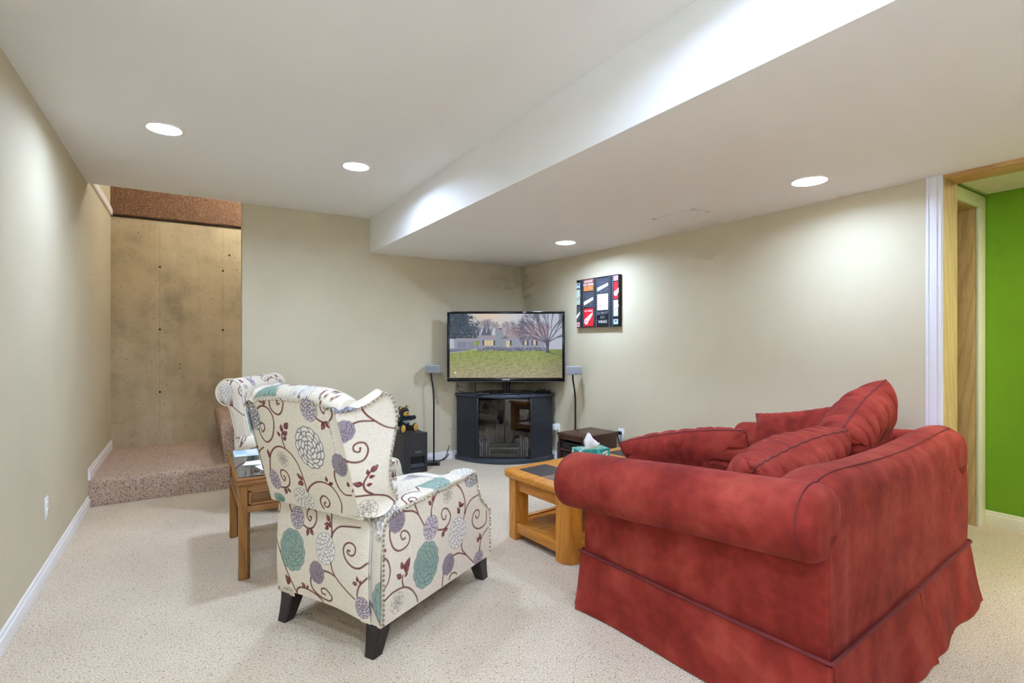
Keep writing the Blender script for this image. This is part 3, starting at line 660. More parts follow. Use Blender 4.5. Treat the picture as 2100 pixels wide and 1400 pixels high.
def path_pts(pts, step):
    p = np.asarray(pts, float); d = np.r_[0, np.cumsum(np.linalg.norm(np.diff(p, axis=0), axis=1))]; t = np.arange(0, d[-1], step)
    return np.stack([np.interp(t, d, p[:, k]) for k in range(3)], 1)

# ================================================================== WINGBACK RECLINER
def wingback():
    t = thing('wingback_armchair', 'cream wingback recliner in scrolling floral print with nailhead trim, nearest the viewer', 'armchair', (0.502, 2.261, 0), R_(28.2 - 90))
    nails = []
    TOP = [(-0.012, 0.475), (-0.004, 0.515), (0.02, 0.54), (0.06, 0.553), (0.128, 0.561), (0.343, 0.572), (0.64, 0.583), (0.662, 0.579), (0.676, 0.55), (0.689, 0.49), (0.715, 0.432), (0.769, 0.385), (0.797, 0.36)]
    for s in (1, -1):
        ny, nz = 300, 190
        ys = np.linspace(-0.012, 0.797, ny); zt = lerp(ys, TOP); P = []; C = []
        v = np.linspace(0, 1, nz)
        Z = 0.118 + v[None, :] * (zt[:, None] - 0.118); Y = np.repeat(ys[:, None], nz, 1)
        out = 0.31 + 0.004 * np.sin(PI * v)[None, :] * np.ones((ny, 1))
        cur = np.stack([out * s, Y, Z], -1); col = CS.at(Y, Z)
        a = np.linspace(0, PI, 36)[1:]
        cx, hw = 0.255, 0.055
        tp = np.stack([np.broadcast_to((cx + hw * np.cos(a)) * s, (ny, 35)), np.repeat(ys[:, None], 35, 1), zt[:, None] + 0.016 * np.sin(a)[None, :] ** 0.7], -1)
        colt = CT.at(tp[..., 1] * 1.0, tp[..., 0] * s + 0.1)
        vi = np.linspace(0, 1, 14)[1:]
        inn = np.stack([np.full((ny, 13), 0.20 * s), np.repeat(ys[:, None], 13, 1), zt[:, None] + vi[None] * (0.20 - zt[:, None])], -1)
        coli = CT.at(inn[..., 1], inn[..., 2])
        m = MB(); m.grid(np.concatenate([cur, tp, inn], 1), c=np.concatenate([col, colt, coli], 1), flip=s < 0)
        for yv, zz in ((-0.012, 0.475), (0.797, 0.36)):         # rear and front ends of the arm
            xs = np.linspace(0.20, 0.313, 40); vv = np.linspace(0.118, 1, 60)
            zz_ = 0.118 + np.linspace(0, 1, 60)[None] * (zz + 0.016 * np.sin(PI * (xs - 0.2) / 0.113)[:, None] ** 0.7 - 0.118)
            G = np.stack([np.repeat(xs[:, None], 60, 1) * s, yv + (-1 if yv < 0 else 1) * 0.004 * np.sin(PI * np.linspace(0, 1, 60))[None] * np.ones((40, 1)), zz_], -1)
            m.grid(G, c=CT.at(G[..., 0] * s + 0.05 + yv, G[..., 2] + 0.12), flip=(s < 0) ^ (yv > 0))
        m.build('arm', M['floral'], t, colour=True, fix=False, ang=50)
        e = [(0.3165 * s, -0.004, z) for z in np.linspace(0.13, 0.47, 20)] + [(0.315 * s, y + 0.004, z - 0.008) for y, z in zip(np.linspace(0.0, 0.655, 40), lerp(np.linspace(0.0, 0.655, 40), TOP))]
        e += [(0.315 * s, y - 0.012, z) for y, z in TOP[8:]] + [(0.315 * s, 0.787, z) for z in np.linspace(0.345, 0.13, 12)]
        nails.append(path_pts(e, 0.0195))
    # upper back, leaning, with a rolled camel top
    nx, ns = 290, 240; hw = 0.272
    xs = np.linspace(-hw, hw, nx); st = 0.485 - 0.045 * np.abs(xs / hw) ** 3.5; dv = np.array([-0.2556, 0.9668])
    v = np.linspace(0, 1, ns); Sg = v[None] * st[:, None]; X = np.repeat(xs[:, None], ns, 1)
    def bp(X, Sd, fw): return np.stack([X, -0.075 + dv[0] * Sd + fw * dv[1], 0.555 + dv[1] * Sd - fw * dv[0]], -1)
    bow = -0.010 * (1 - (X / hw) ** 2) * np.sin(PI * np.clip(v, 0, 1))[None]
    rear = bp(X, Sg, bow); col = CB.at(X, Sg)
    roll = [(0.002, 0.008), (0.008, 0.018), (0.02, 0.027), (0.04, 0.033), (0.065, 0.032), (0.09, 0.022), (0.105, 0.004), (0.112, -0.03), (0.118, -0.1), (0.12, -0.2), (0.12, -0.44)]
    rg = np.stack([bp(xs, st + b, np.full(nx, a)) for a, b in roll], 1); rc = CT.at(np.stack([xs] * len(roll), 1) - 0.03, 0.36 + st[:, None] * 0 + np.cumsum([0.01, 0.012, 0.015, 0.02, 0.025, 0.027, 0.024, 0.035, 0.07, 0.1, 0.2])[None] + 0 * st[:, None])
    m = MB(); m.grid(np.concatenate([rear, rg], 1), c=np.concatenate([col, rc], 1)); nr_ = ns + len(roll); m.f.append(list(range(nr_))); m.f.append([(nx - 1) * nr_ + i for i in range(nr_)][::-1])
    m.build('outside_back', M['floral'], t, colour=True, fix=False, ang=60)
    q = bp(xs[6:-6], st[6:-6] - 0.008, np.full(nx - 12, -0.002)); nails.append(path_pts(q, 0.0195))
    # wings
    FR = np.array([(-0.002, 0.572), (0.062, 0.617), (0.036, 0.66), (0.018, 0.713), (0.021, 0.788), (0.048, 0.888), (0.056, 0.944), (0.042, 1.0), (0.018, 1.034), (-0.02, 1.046)])
    fr = catmull(FR, 22); nv = len(fr)
    tt = np.linspace(0, 1, nv); rr = np.stack([-0.083 - 0.119 * tt, 0.578 + 0.412 * tt], 1)
    for s in (1, -1):
        nu = 120; u = np.linspace(0, 1, nu)
        YZ = rr[None] * (1 - u)[:, None, None] + fr[None] * u[:, None, None]
        sag = 0.018 * np.sin(PI * u)[:, None] * (tt[None] ** 6); YZ[..., 1] -= sag
        bot = 0.012 * np.sin(PI * u)[:, None] * ((1 - tt)[None] ** 6); YZ[..., 1] -= bot
        xo = 0.266 + 0.064 * (u ** 0.8)[:, None] + 0.006 * np.sin(PI * tt)[None] - 0.0 * tt[None]
        outer = np.stack([xo * s, YZ[..., 0], YZ[..., 1]], -1); oc = CW.at(YZ[..., 0], YZ[..., 1])
        ed = outer[-1]; k = np.linspace(0, PI, 9)[1:-1]
        dr = np.stack([np.zeros(nv), np.full(nv, 1.0), np.zeros(nv)], -1)
        edge = np.stack([ed + np.array([-0.03 * s, 0, 0]) * (1 - math.cos(a)) + dr * 0.014 * math.sin(a) for a in k], 0)
        inner = outer[::-3] + np.array([-0.06 * s, 0, 0])
        allp = np.concatenate([outer, edge, inner], 0)
        ac = np.concatenate([oc, CT.at(edge[..., 2], edge[..., 0] * 2), CT.at(inner[..., 1], inner[..., 2])], 0)
        m = MB(); m.grid(allp, c=ac, flip=s < 0)
        for j in (0, nv - 1):
            o_ = outer[:, j]; i_ = o_ + np.array([-0.06 * s, 0, 0]); mid = [(o_ * (1 - w) + i_ * w) + np.array([0, 0, (0.014 if j else -0.01) * math.sin(PI * w)]) for w in np.linspace(0, 1, 14)]
            G = np.stack(mid, 1); m.grid(G, c=CW.at(G[..., 1], G[..., 2] + 0.1 * G[..., 0]), flip=(s > 0) ^ (j > 0))
        m.build('wing', M['floral'], t, colour=True, fix=False, ang=55)
        top = outer[::-1, -1][::1]; e = np.concatenate([outer[:, -1] + np.array([0.002 * s, 0, -0.006]), (outer[-1, ::-1] + np.array([0.003 * s, -0.006, 0]))[:-14]]); nails.append(path_pts(e, 0.0195))
    # loose back flap below
    nx, nz = 230, 180; xs = np.linspace(-0.288, 0.268, nx); v = np.linspace(0, 1, nz)
    b0 = 0.158 - 0.03 * np.clip((xs - 0.02) / 0.25, 0, 1) ** 2; tp = 0.548 - 0.05 * np.clip((xs - 0.215) / 0.053, 0, 1) ** 2.2
    Z = b0[:, None] + v[None] * (tp - b0)[:, None]; X = np.repeat(xs[:, None], nz, 1)
    Yb = -0.038 - 0.010 * np.sin(PI * v)[None] * np.ones((nx, 1)) + 0.012 * (np.abs(X + 0.01) / 0.278) ** 8 + 0.004 * sn(X, Z, 3, 14)
    rear = np.stack([X, Yb, Z], -1); front = rear[:, ::-6] + np.array([0, 0.012, 0])
    MB().grid(np.concatenate([rear, front], 1), c=np.concatenate([CF.at(X, Z), CT.at(front[..., 0], front[..., 2])], 1)).build('back_flap', M['floral'], t, colour=True, fix=False, ang=60)
    # seat box, cushion, footrest
    box('seat_box', M['linen'], t, -0.205, 0.205, 0.0, 0.76, 0.15, 0.37, 0.01)
    a = np.linspace(0, 2 * PI, 120, endpoint=False); b = np.linspace(-PI / 2, PI / 2, 40)
    def se(w, e): return np.sign(w) * np.abs(w) ** e
    P = np.stack([np.outer(se(np.cos(b), 0.35), se(np.cos(a), 0.3)) * 0.196, 0.425 + np.outer(se(np.cos(b), 0.35), se(np.sin(a), 0.3)) * 0.385, 0.435 + np.outer(se(np.sin(b), 0.5), np.ones(120)) * 0.075], -1)
    P[..., 2] += 0.035 * np.clip(1 - (P[..., 0] / 0.2) ** 2, 0, 1) * np.clip(1 - ((P[..., 1] - 0.42) / 0.39) ** 2, 0, 1) * (P[..., 2] > 0.44)
    MB().grid(P, cv=True, c=CT.at(P[..., 0] * 1.0, P[..., 1] + (P[..., 2] - 0.4))).build('seat_cushion', M['floral'], t, colour=True, ang=80)
    G = np.stack(np.meshgrid(np.linspace(-0.196, 0.196, 60), np.linspace(0.125, 0.36, 40), indexing='ij'), -1); P = np.stack([G[..., 0], 0.80 + 0.012 * (1 - (G[..., 0] / 0.2) ** 2), G[..., 1]], -1)
    P2 = P[:, ::-1] - np.array([0, 0.04, 0])
    MB().grid(np.concatenate([P, P2], 1), cv=True, c=np.concatenate([CT.at(G[..., 0], G[..., 1])] * 2, 1)).build('footrest', M['floral'], t, colour=True)
    P = np.stack([G[..., 0] * 1.36, 0.065 - 0.13 * (G[..., 1] - 0.125) / 0.235 + 0.04 * (1 - (G[..., 0] / 0.2) ** 2), 0.50 + (G[..., 1] - 0.125) * 2.15], -1)
    P2 = P[:, ::-1] - np.array([0, 0.08, 0])
    MB().grid(np.concatenate([P, P2], 1), cv=True, c=np.concatenate([CT.at(P[..., 0], P[..., 2])] * 2, 1)).build('inside_back', M['floral'], t, colour=True)
    for x, y, sx, sy in ((-0.262, 0.025, -1, -1), (0.262, 0.025, 1, -1), (-0.27, 0.735, -1, 1), (0.27, 0.735, 1, 1)):
        m = MB(); sec = []
        for z, hw_, k in ((0.125, 0.037, 0.0), (0.09, 0.036, 0.10), (0.045, 0.031, 0.5), (0.0, 0.026, 1.0)):
            ox, oy = x + 0.004 * sx * k, y + sy * 0.032 * k
            sec.append([(ox + hw_ * px, oy + hw_ * py, z) for px, py in ((-1, -0.8), (-0.8, -1), (0.8, -1), (1, -0.8), (1, 0.8), (0.8, 1), (-0.8, 1), (-1, 0.8))])
        m.grid(np.array(sec), cv=True); m.f.append(list(range(8))); m.f.append([24 + i for i in range(8)])
        m.build('leg', M['leg'], t, ang=30)
    m = MB()
    for q in np.concatenate(nails): m.ell(q, (0.0058, 0.0058, 0.0058), 8, 5)
    o = m.build('nailhead_trim', M['nail'], t); o['kind'] = 'stuff'; o['label'] = 'pewter nailheads along the seams'
    return t
wingback()

# ================================================================== SCROLL-BACK CHAIR behind it
def scroll_chair():
    t = thing('scroll_back_armchair', 'matching floral armchair with rolled-over back, half hidden behind the wingback', 'armchair', (0.462, 4.50, 0), R_(-32.3 - 90))
    hw = 0.34
    # back: profile (y, z) with a backward scroll
    cy, cz, r = -0.035, 0.872, 0.098
    arc = [(cy + r * math.cos(a), cz + r * math.sin(a)) for a in np.linspace(R_(20), R_(265), 22)]
    prof = [(0.14, 0.38), (0.125, 0.5), (0.10, 0.62), (0.075, 0.74), (0.063, 0.83)] + arc + [(-0.028, 0.74), (0.005, 0.6), (0.01, 0.4), (0.02, 0.16)]
    pr = path_pts([(a, b, 0) for a, b in prof], 0.006)[:, :2]
    xs = np.linspace(-hw, hw, 100); n = len(pr)
    P = np.stack([np.repeat(xs[:, None], n, 1), np.repeat(pr[None, :, 0], 100, 0), np.repeat(pr[None, :, 1], 100, 0)], -1)
    d = np.arange(n) * 0.006
    m = MB(); m.grid(P, c=CT.at(np.repeat(xs[:, None], n, 1) * 1.0 + 0.07, np.repeat(d[None], 100, 0) + 0.05))
    m.build('back', M['floral'], t, colour=True, fix=False, ang=70)
    for s in (1, -1):                                    # scroll end panels
        G = []; C_ = np.array([0.02, 0.62])
        m = MB(); cen = np.array([[cy, cz]] * n); k = np.clip((0.80 - pr[:, 1]) / 0.1, 0, 1); inner = np.stack([cy + (0.05 - cy) * k, np.where(pr[:, 1] > 0.78, cz, pr[:, 1])], 1)
        for w in np.linspace(0, 1, 24):
            q = pr * (1 - w) + inner * w; G.append(np.stack([np.full(n, (hw + 0.012 * math.sin(PI * min(1, w * 2.2) / 2)) * s), q[:, 0], q[:, 1]], -1))
        G = np.array(G); m.grid(G, c=CT.at(G[..., 1] * 1.2 + 0.1, G[..., 2] - 0.05), flip=s < 0); m.build('side_panel', M['floral'], t, colour=True, fix=False, ang=70)
        pm = MB(); ring = [(hw * s, a, b) for a, b in pr[::2]]; pm.tube(ring, 0.006, 6); pm.build('welt', M['linen'], t)
    # plump inner back cushion
    b = np.linspace(-PI / 2, PI / 2, 40); a = np.linspace(0, 2 * PI, 70, endpoint=False)
    def se(w, e): return np.sign(w) * np.abs(w) ** e
    P = np.stack([np.outer(se(np.cos(b), 0.5), se(np.cos(a), 0.45)) * 0.28, 0.15 + np.outer(np.sin(b), np.ones(70)) * 0.085, 0.70 + np.outer(se(np.cos(b), 0.5), se(np.sin(a), 0.45)) * 0.205], -1)
    P[..., 1] -= 0.22 * (P[..., 2] - 0.70)
    MB().grid(P, cv=True, c=CT.at(P[..., 0], P[..., 2])).build('back_cushion', M['floral'], t, colour=True, ang=80)
    for s in (1, -1):                                    # low rolled arms
        ys = np.linspace(0.05, 0.72, 60); an = np.linspace(R_(-60), R_(240), 40)
        zc = 0.50 - 0.03 * (ys - 0.05); P = np.stack([np.broadcast_to((0.325 + 0.065 * np.cos(an))[None] * s, (60, 40)), np.repeat(ys[:, None], 40, 1), zc[:, None] + 0.065 * np.sin(an)[None]], -1)
        m = MB(); m.grid(P, c=CT.at(P[..., 1], P[..., 2] + P[..., 0])); base = m.n
        m.f.append(list(range(40))); m.f.append([59 * 40 + i for i in range(40)])
        Gy, Gz = np.meshgrid(np.linspace(0.03, 0.72, 60), np.linspace(0.13, 0.47, 40), indexing='ij')
        for x in (0.345, 0.275): m.grid(np.stack([np.full(Gy.shape, x * s), Gy, Gz], -1), c=CT.at(Gy, Gz))
        Gx, Gz = np.meshgrid(np.linspace(0.275, 0.345, 12), np.linspace(0.13, 0.47, 40), indexing='ij')
        m.grid(np.stack([Gx * s, np.full(Gx.shape, 0.72), Gz], -1), c=CT.at(Gx, Gz))
        m.build('arm', M['floral'], t, colour=True)
    Gx, Gz = np.meshgrid(np.linspace(-hw, hw, 100), np.linspace(0.12, 0.40, 50), indexing='ij')
    m = MB(); m.grid(np.stack([Gx, np.full(Gx.shape, 0.015), Gz], -1), c=CT.at(Gx, Gz)); m.grid(np.stack([Gx * 0.8, np.full(Gx.shape, 0.70), Gz * 0.9], -1), c=CT.at(Gx, Gz)); m.box(-0.27, 0.27, 0.02, 0.69, 0.14, 0.34)
    m.build('seat_box', M['floral'], t, colour=True, smooth=False)
    P = np.stack([np.outer(se(np.cos(b), 0.35), se(np.cos(a), 0.3)) * 0.262, 0.44 + np.outer(se(np.cos(b), 0.35), se(np.sin(a), 0.3)) * 0.29, 0.41 + np.outer(se(np.sin(b), 0.5), np.ones(70)) * 0.07], -1)
    MB().grid(P, cv=True, c=CT.at(P[..., 0], P[..., 1])).build('seat_cushion', M['floral'], t, colour=True, ang=80)
    for x in (-0.29, 0.29):
        for y in (0.05, 0.66):
            m = MB(); m.grid(np.array([[(x + q * px, y + q * py, z) for px, py in ((-1, -1), (1, -1), (1, 1), (-1, 1))] for z, q in ((0.14, 0.032), (0.0, 0.022))]), cv=True); m.f.append([4, 5, 6, 7]); m.f.append([3, 2, 1, 0]); m.build('leg', M['leg'], t)
    return t
scroll_chair()

# ================================================================== RED LOVESEAT
SA = R_(4.8); SO = (1.645, 0.809)
sofa = thing('loveseat', 'red suede skirted loveseat with rolled arms, seen from behind', 'sofa', (SO[0], SO[1], 0), SA)
W, D, SK = 1.575, 1.06, 0.27
def arm(x0, s, ov):
    """rolled arm: sloping roll plus flat panel; s=-1 left, +1 right; roll reaches ov outside x0"""
    ny, na = 70, 56; m = MB()
    y0, y1 = 0.0, 1.115
    ys = y0 + (y1 - y0) * np.r_[np.linspace(0, 0.05, 14), np.linspace(0.06, 0.96, ny - 24), np.linspace(0.97, 1, 10)]; f = (ys - y0) / (y1 - y0)
    r = 0.122 + 0.006 * f; zc = 0.690 - 0.098 * f
    e = np.ones(ny)
    qr = np.clip((ys - y0) / 0.045, 0, 1); qf = np.clip((y1 - ys) / 0.03, 0, 1)
    e = (0.66 + 0.34 * np.sqrt(1 - (1 - qr) ** 2)) * (0.90 + 0.10 * np.sqrt(1 - (1 - qf) ** 2))
    an = np.linspace(0, 2 * PI, na, endpoint=False); xc = x0 + s * (ov - 0.125)
    Rr = (r * e)[:, None] + 0.0022 * sn(an[None] * 2.0, ys[:, None] * 9, 11, 1.5) + 0.0012 * np.sin(ys[:, None] * 46 + 1.5 * np.sin(an)[None]) ** 8 * (np.abs(ys[:, None] - 0.75) < 0.32)
    P = np.stack([xc + Rr * np.cos(an)[None], np.repeat(ys[:, None], na, 1), zc[:, None] + Rr * np.sin(an)[None]], -1)
    b = m.n; m.grid(P, cv=True)
    for row, yc in ((0, y0), (ny - 1, y1 + 0.006)):
        k = m.n; m.add([(xc, yc, zc[row])], []); m.f += [[b + row * na + i, b + row * na + (i + 1) % na, k] for i in range(na)]
    pi_, po = sorted((x0, x0 - s * 0.155))
    m.box(pi_, po, 0.0, 1.045, SK - 0.02, 0.66, 0.012, 3)
    return m.build('arm', M['suede'], sofa, ang=55), xc
_, xl = arm(0.0, -1, 0.125)
_, xr = arm(W, 1, 0.05)
# back slab with rounded top
prof = catmull([(0.0, SK - 0.01), (-0.004, 0.45), (0.0, 0.64), (0.006, 0.72), (0.028, 0.778), (0.075, 0.806), (0.13, 0.806), (0.18, 0.785), (0.212, 0.735), (0.225, 0.62), (0.235, 0.42), (0.235, 0.30)], 8)
xs = np.linspace(0.006, W - 0.006, 140); n = len(prof)
P = np.zeros((140, n, 3)); P[..., 0] = xs[:, None]; P[..., 1] = prof[None, :, 0]; P[..., 2] = prof[None, :, 1]
top = np.clip((prof[:, 1] - 0.6) / 0.2, 0, 1)[None]
dip = 0.05 * (np.clip(1 - (xs + 0.03) / 0.24, 0, 1) ** 2)[:, None]
P[..., 2] += top * (-dip + 0.012 * np.cos(xs * 2 * PI / W)[:, None] + 0.004 * sn(xs[:, None], 0, 21, 12))
P[..., 1] += 0.004 * sn(xs[:, None], prof[None, :, 1], 23, 9)
m = MB(); m.grid(P); m.f.append(list(range(n))); m.f.append([139 * n + i for i in range(n)]); m.build('back', M['suede'], sofa, ang=60)
# welts on the top of the back and round the rear end of the left roll
wl = MB().tube([(x, 0.062, 0.8045 + 0.012 * math.cos(x * 2 * PI / W) - 0.05 * max(0, 1 - (x + 0.03) / 0.24) ** 2) for x in np.linspace(0.06, W - 0.02, 60)], 0.0026, 6).build('back_welt', M['suede_shaded'], sofa)
MB().tube([(xl + 0.1235 * math.cos(a), 0.046, 0.686 + 0.1235 * math.sin(a)) for a in np.linspace(R_(75), R_(262), 40)], 0.0024, 6).build('arm_welt', M['suede_shaded'], sofa)
MB().tube([(xl + 0.124 * math.cos(a), 1.108, 0.592 + 0.124 * math.sin(a)) for a in np.linspace(R_(30), R_(290), 40)], 0.0035, 6).build('arm_welt', M['suede_shaded'], sofa)
box('seat_deck', M['suede'], sofa, 0.14, W - 0.14, 0.1, 1.02, 0.2, 0.36, 0.015)
box('front_rail', M['suede'], sofa, 0.02, W - 0.02, 1.0, 1.05, 0.2, 0.36, 0.012)
# skirt panels with a flare, soft waves and slit corners
def skirt(p0, p1, out, seed, amp, flare=0.035, gap=0.006):
    p0, p1, out = np.array(p0), np.array(p1), np.array(out); L = np.linalg.norm(p1 - p0); nu, nv = 120, 26
    u = np.linspace(gap / L, 1 - gap / L, nu); v = np.linspace(0, 1, nv)
    wave = amp * sn(u[:, None] * L, 0 * v[None], seed, 13, 5) * v[None] ** 1.1 + amp * 0.3 * sn(u[:, None] * L, v[None] * 0.3, seed + 1, 30, 5) * v[None]
    tip = np.where(u < 0.5, u, 1 - u) * L; cor = 0.018 * np.exp(-tip / 0.05)[:, None] * v[None] ** 2
    off = 0.010 + flare * v[None] ** 0.9 + wave + cor
    base = p0[None] + (p1 - p0)[None] * u[:, None]
    XY = base[:, None] + out[None, None] * off[..., None]
    XY = XY + (p1 - p0)[None, None] / L * (np.where(u < 0.5, -1, 1) * 0.012 * np.exp(-tip / 0.06))[:, None, None] * (v[None, :, None] ** 1.5)
    Z = SK + 0.004 - v[None] * (SK - 0.001 + 0.0 * u[:, None])
    P = np.concatenate([XY, np.repeat(Z, nu, 0)[..., None] if Z.shape[0] == 1 else Z[..., None]], -1)
    inn = P[:, ::-1] - np.concatenate([out * 0.006, [0]])
    m = MB(); m.grid(np.concatenate([P, inn], 1), cv=True)
    for r_ in (0, nu - 1): m.f.append([r_ * 2 * nv + i for i in range(2 * nv)])
    return m.build('skirt_panel', M['suede'], sofa, ang=60)
skirt((0, D), (0, 0), (-1, 0), 4, 0.005, 0.006)
skirt((0, 0), (0.80, 0), (0, -1), 7, 0.016, 0.045); skirt((0.80, 0), (W, 0), (0, -1), 8, 0.015, 0.05)
skirt((W, 0), (W, D), (1, 0), 9, 0.004, 0.012); skirt((W, D), (0, D), (0, 1), 10, 0.005, 0.012)
for x, y in ((0.0, 0.0), (0.80, 0.004)):
    box('pleat_insert', M['suede'], sofa, x - 0.012, x + 0.05, y - 0.012, y + 0.03, 0.004, SK - 0.005, 0.008)
sw = MB(); loop = [(-0.014, D), (-0.014, -0.014), (W + 0.012, -0.014), (W + 0.012, D)]
pts = path_pts([(x, y, SK + 0.003) for x, y in loop], 0.02); pts[:, 2] += 0.005 * sn(pts[:, 0], pts[:, 1], 31, 8)
sw.tube(pts, 0.0065, 8); sw.build('skirt_welt', M['suede_shaded'], sofa)
# seat cushions
def se(w, e): return np.sign(w) * np.abs(w) ** e
for i in (0, 1):
    w2 = (W - 0.30) / 4; cx = 0.15 + w2 * (1 + 2 * i)
    b = np.linspace(-PI / 2, PI / 2, 24); a = np.linspace(0, 2 * PI, 60, endpoint=False)
    P = np.stack([cx + np.outer(se(np.cos(b), 0.35), se(np.cos(a), 0.25)) * (w2 - 0.003), 0.655 + np.outer(se(np.cos(b), 0.35), se(np.sin(a), 0.25)) * 0.40, 0.43 + np.outer(se(np.sin(b), 0.6), np.ones(60)) * 0.075], -1)
    MB().grid(P, cv=True).build('seat_cushion', M['suede'], sofa, ang=80)

def pillow(name, label, w, h, th, M4, seed, wr=0.006, pin=0.05, bend=0.0, group=None, par=True, e=0.42):
    """soft knife-edge cushion: local x,y across the face, z its thickness; welt round the seam"""
    n = 120; u = np.linspace(-1, 1, n); U, V = np.meshgrid(np.sin(u * PI / 2), np.sin(u * PI / 2), indexing='ij')
    X = w / 2 * U * (1 - pin * (1 - V * V)); Y = h / 2 * V * (1 - pin * (1 - U * U))
    prof = np.clip((1 - U ** 4) * (1 - V ** 4), 0, 1) ** e
    ed = np.clip((1 - np.maximum(np.abs(U), np.abs(V))) * 3.0, 0, 1)
    T = obj = None; o = thing_mesh = None
    def bendz(X, Y): return bend * (X / (w / 2)) ** 2 + 0.012 * sn(X, Y, seed + 50, 6)
    m = MB()
    for s in (1, -1):
        ang = np.arctan2(Y, X)
        mx = np.maximum(np.abs(U), np.abs(V)); al = np.where(np.abs(U) > np.abs(V), Y, X)
        wri = -wr * 1.5 * s * (1 - np.abs(np.sin(al * 36 + 2.6 * sn(X, Y, seed + 3 * s, 7)))) ** 3 * np.exp(-(1 - mx) * 1.5) * prof ** 0.45 + 0.5 * wr * (0.55 * np.sin(ang * 17 + 3 * sn(X, Y, seed, 9) + s) + 0.6 * sn(X, Y, seed + s, 26)) * np.exp(-(1 - np.maximum(np.abs(U), np.abs(V))) * 2.2) * prof ** 0.5 + wr * 0.8 * sn(X, Y, seed + 7 * s, 12) * prof
        Z = s * (th / 2 * prof) + wri + bendz(X, Y)
        m.grid(np.stack([X, Y, Z], -1), flip=s < 0)
    bm_ = np.array(M4)
    t = bpy.data.objects.new(name, None); COL.objects.link(t); t.matrix_world = M4; tag(t, label, 'cushion' if 'cushion' in name else 'pillow', group)
    bo = m.build('cover', M['suede'], t, ang=75, fix=False)
    md = bo.modifiers.new('weld', 'WELD'); md.merge_threshold = 0.0008
    ring = []
    for k in range(4):
        for q in np.linspace(-1, 1, 40, endpoint=False):
            a_, b_ = ((q, -1), (1, q), (-q, 1), (-1, -q))[k]
            a_, b_ = math.sin(a_ * PI / 2), math.sin(b_ * PI / 2)
            x = w / 2 * a_ * (1 - pin * (1 - b_ * b_)); y = h / 2 * b_ * (1 - pin * (1 - a_ * a_)); ring.append((x, y, bendz(np.array(x), np.array(y)) + 0.003 * math.sin(q * 40)))
    MB().tube(np.array(ring, float), 0.0042, 6, closed=True).build('welt', M['suede_shaded'], t)
    return t
SM = Matrix.Translation((SO[0], SO[1], 0)) @ Matrix.Rotation(SA, 4, 'Z')
def pose(x, y, z, rx, ry=0, rz=0, roll=0):
    return SM @ Matrix.Translation((x, y, z)) @ Matrix.Rotation(R_(rz), 4, 'Z') @ Matrix.Rotation(R_(rx), 4, 'X') @ Matrix.Rotation(R_(ry), 4, 'Y') @ Matrix.Rotation(R_(roll), 4, 'Z')

pillow('back_cushion', 'large slumped red back cushion with wrinkled cover against the near half of the loveseat back', 0.74, 0.44, 0.27, pose(0.49, 0.40, 0.645, 118, 0, 0, 5), 3, 0.022, 0.04, 0.03)
pillow('back_cushion', 'upright red back cushion with a pointed corner, tallest on the loveseat', 0.56, 0.50, 0.25, pose(1.19, 0.36, 0.725, 106, 0, 4, 24), 13, 0.020, 0.04, 0.02)
pillow('throw_pillow', 'bent red throw pillow lying along the near rolled arm', 0.56, 0.36, 0.17, pose(0.36, 0.71, 0.69, 64, 0, 114, -13), 23, 0.012, 0.05, -0.05)
pillow('throw_pillow', 'smooth red throw pillow leaning on the far arm beside the wall', 0.46, 0.46, 0.12, pose(1.19, 0.61, 0.66, 114, 0, 92, -12), 33, 0.003, 0.06, 0.0)

# ================================================================== COFFEE TABLE
ct = thing('coffee_table', 'honey oak coffee table with slate inlays and an open bottom shelf', 'coffee table', (1.695, 2.835, 0), R_(5))
CL, CWd, CH = 1.22, 0.63, 0.425                       # local: x along, y from 0 down to -CWd
def rrect(x0, x1, y0, y1, r, n=7):
    out = []
    for cx, cy, a0 in ((x1 - r, y1 - r, 0), (x0 + r, y1 - r, 90), (x0 + r, y0 + r, 180), (x1 - r, y0 + r, 270)):
        out += [(cx + r * math.cos(R_(a0 + 90 * k / n)), cy + r * math.sin(R_(a0 + 90 * k / n))) for k in range(n + 1)]
    return out
tops = MB(); tops.prism(rrect(0, CL, -CWd, 0, 0.065), CH - 0.04, CH, bev=0.011, seg=3); top_o = tops.build('tabletop', M['oak'], ct, ang=40)
for cx in (0.20, CL - 0.20):                          # slate tiles let into the top, two per end
    for cy, mt in ((-0.195, 'slate'), (-CWd + 0.195, 'slate2')):
        m = MB(); m.box(cx - 0.115, cx + 0.115, cy - 0.115, cy + 0.115, CH - 0.002, CH + 0.0015, 0.001, 1); m.build('slate_tile', M[mt], top_o)
for x0, x1, y0, y1 in ((0.07, CL - 0.07, -0.055, -0.035), (0.07, CL - 0.07, -CWd + 0.035, -CWd + 0.055), (0.035, 0.055, -CWd + 0.07, -0.07), (CL - 0.055, CL - 0.035, -CWd + 0.07, -0.07)):
    box('apron', M['oak'] if x1 - x0 > 0.5 else M['oaky'], ct, x0, x1, y0, y1, CH - 0.115, CH - 0.04, 0.003)
for ix in (0, 1):
    for iy in (0, 1):
        x = 0.022 if ix == 0 else CL - 0.022; y = -0.022 if iy == 0 else -CWd + 0.022; sx = 1 if ix == 0 else -1; sy = -1 if iy == 0 else 1
        a = 0.105; pts = [(a, 0), (a, a), (0, a)] + [(0.062 - 0.062 * math.cos(R_(t)), 0.062 - 0.062 * math.sin(R_(t))) for t in np.linspace(0, 90, 8)]
        m = MB(); m.prism([(x + sx * p, y + sy * q) for p, q in pts], 0.0, CH - 0.04, bev=0.003, seg=1); m.build('leg', M['oakz'], ct, ang=30)
box('shelf', M['oak'], ct, 0.05, CL - 0.05, -CWd + 0.05, -0.05, 0.075, 0.095, 0.003)
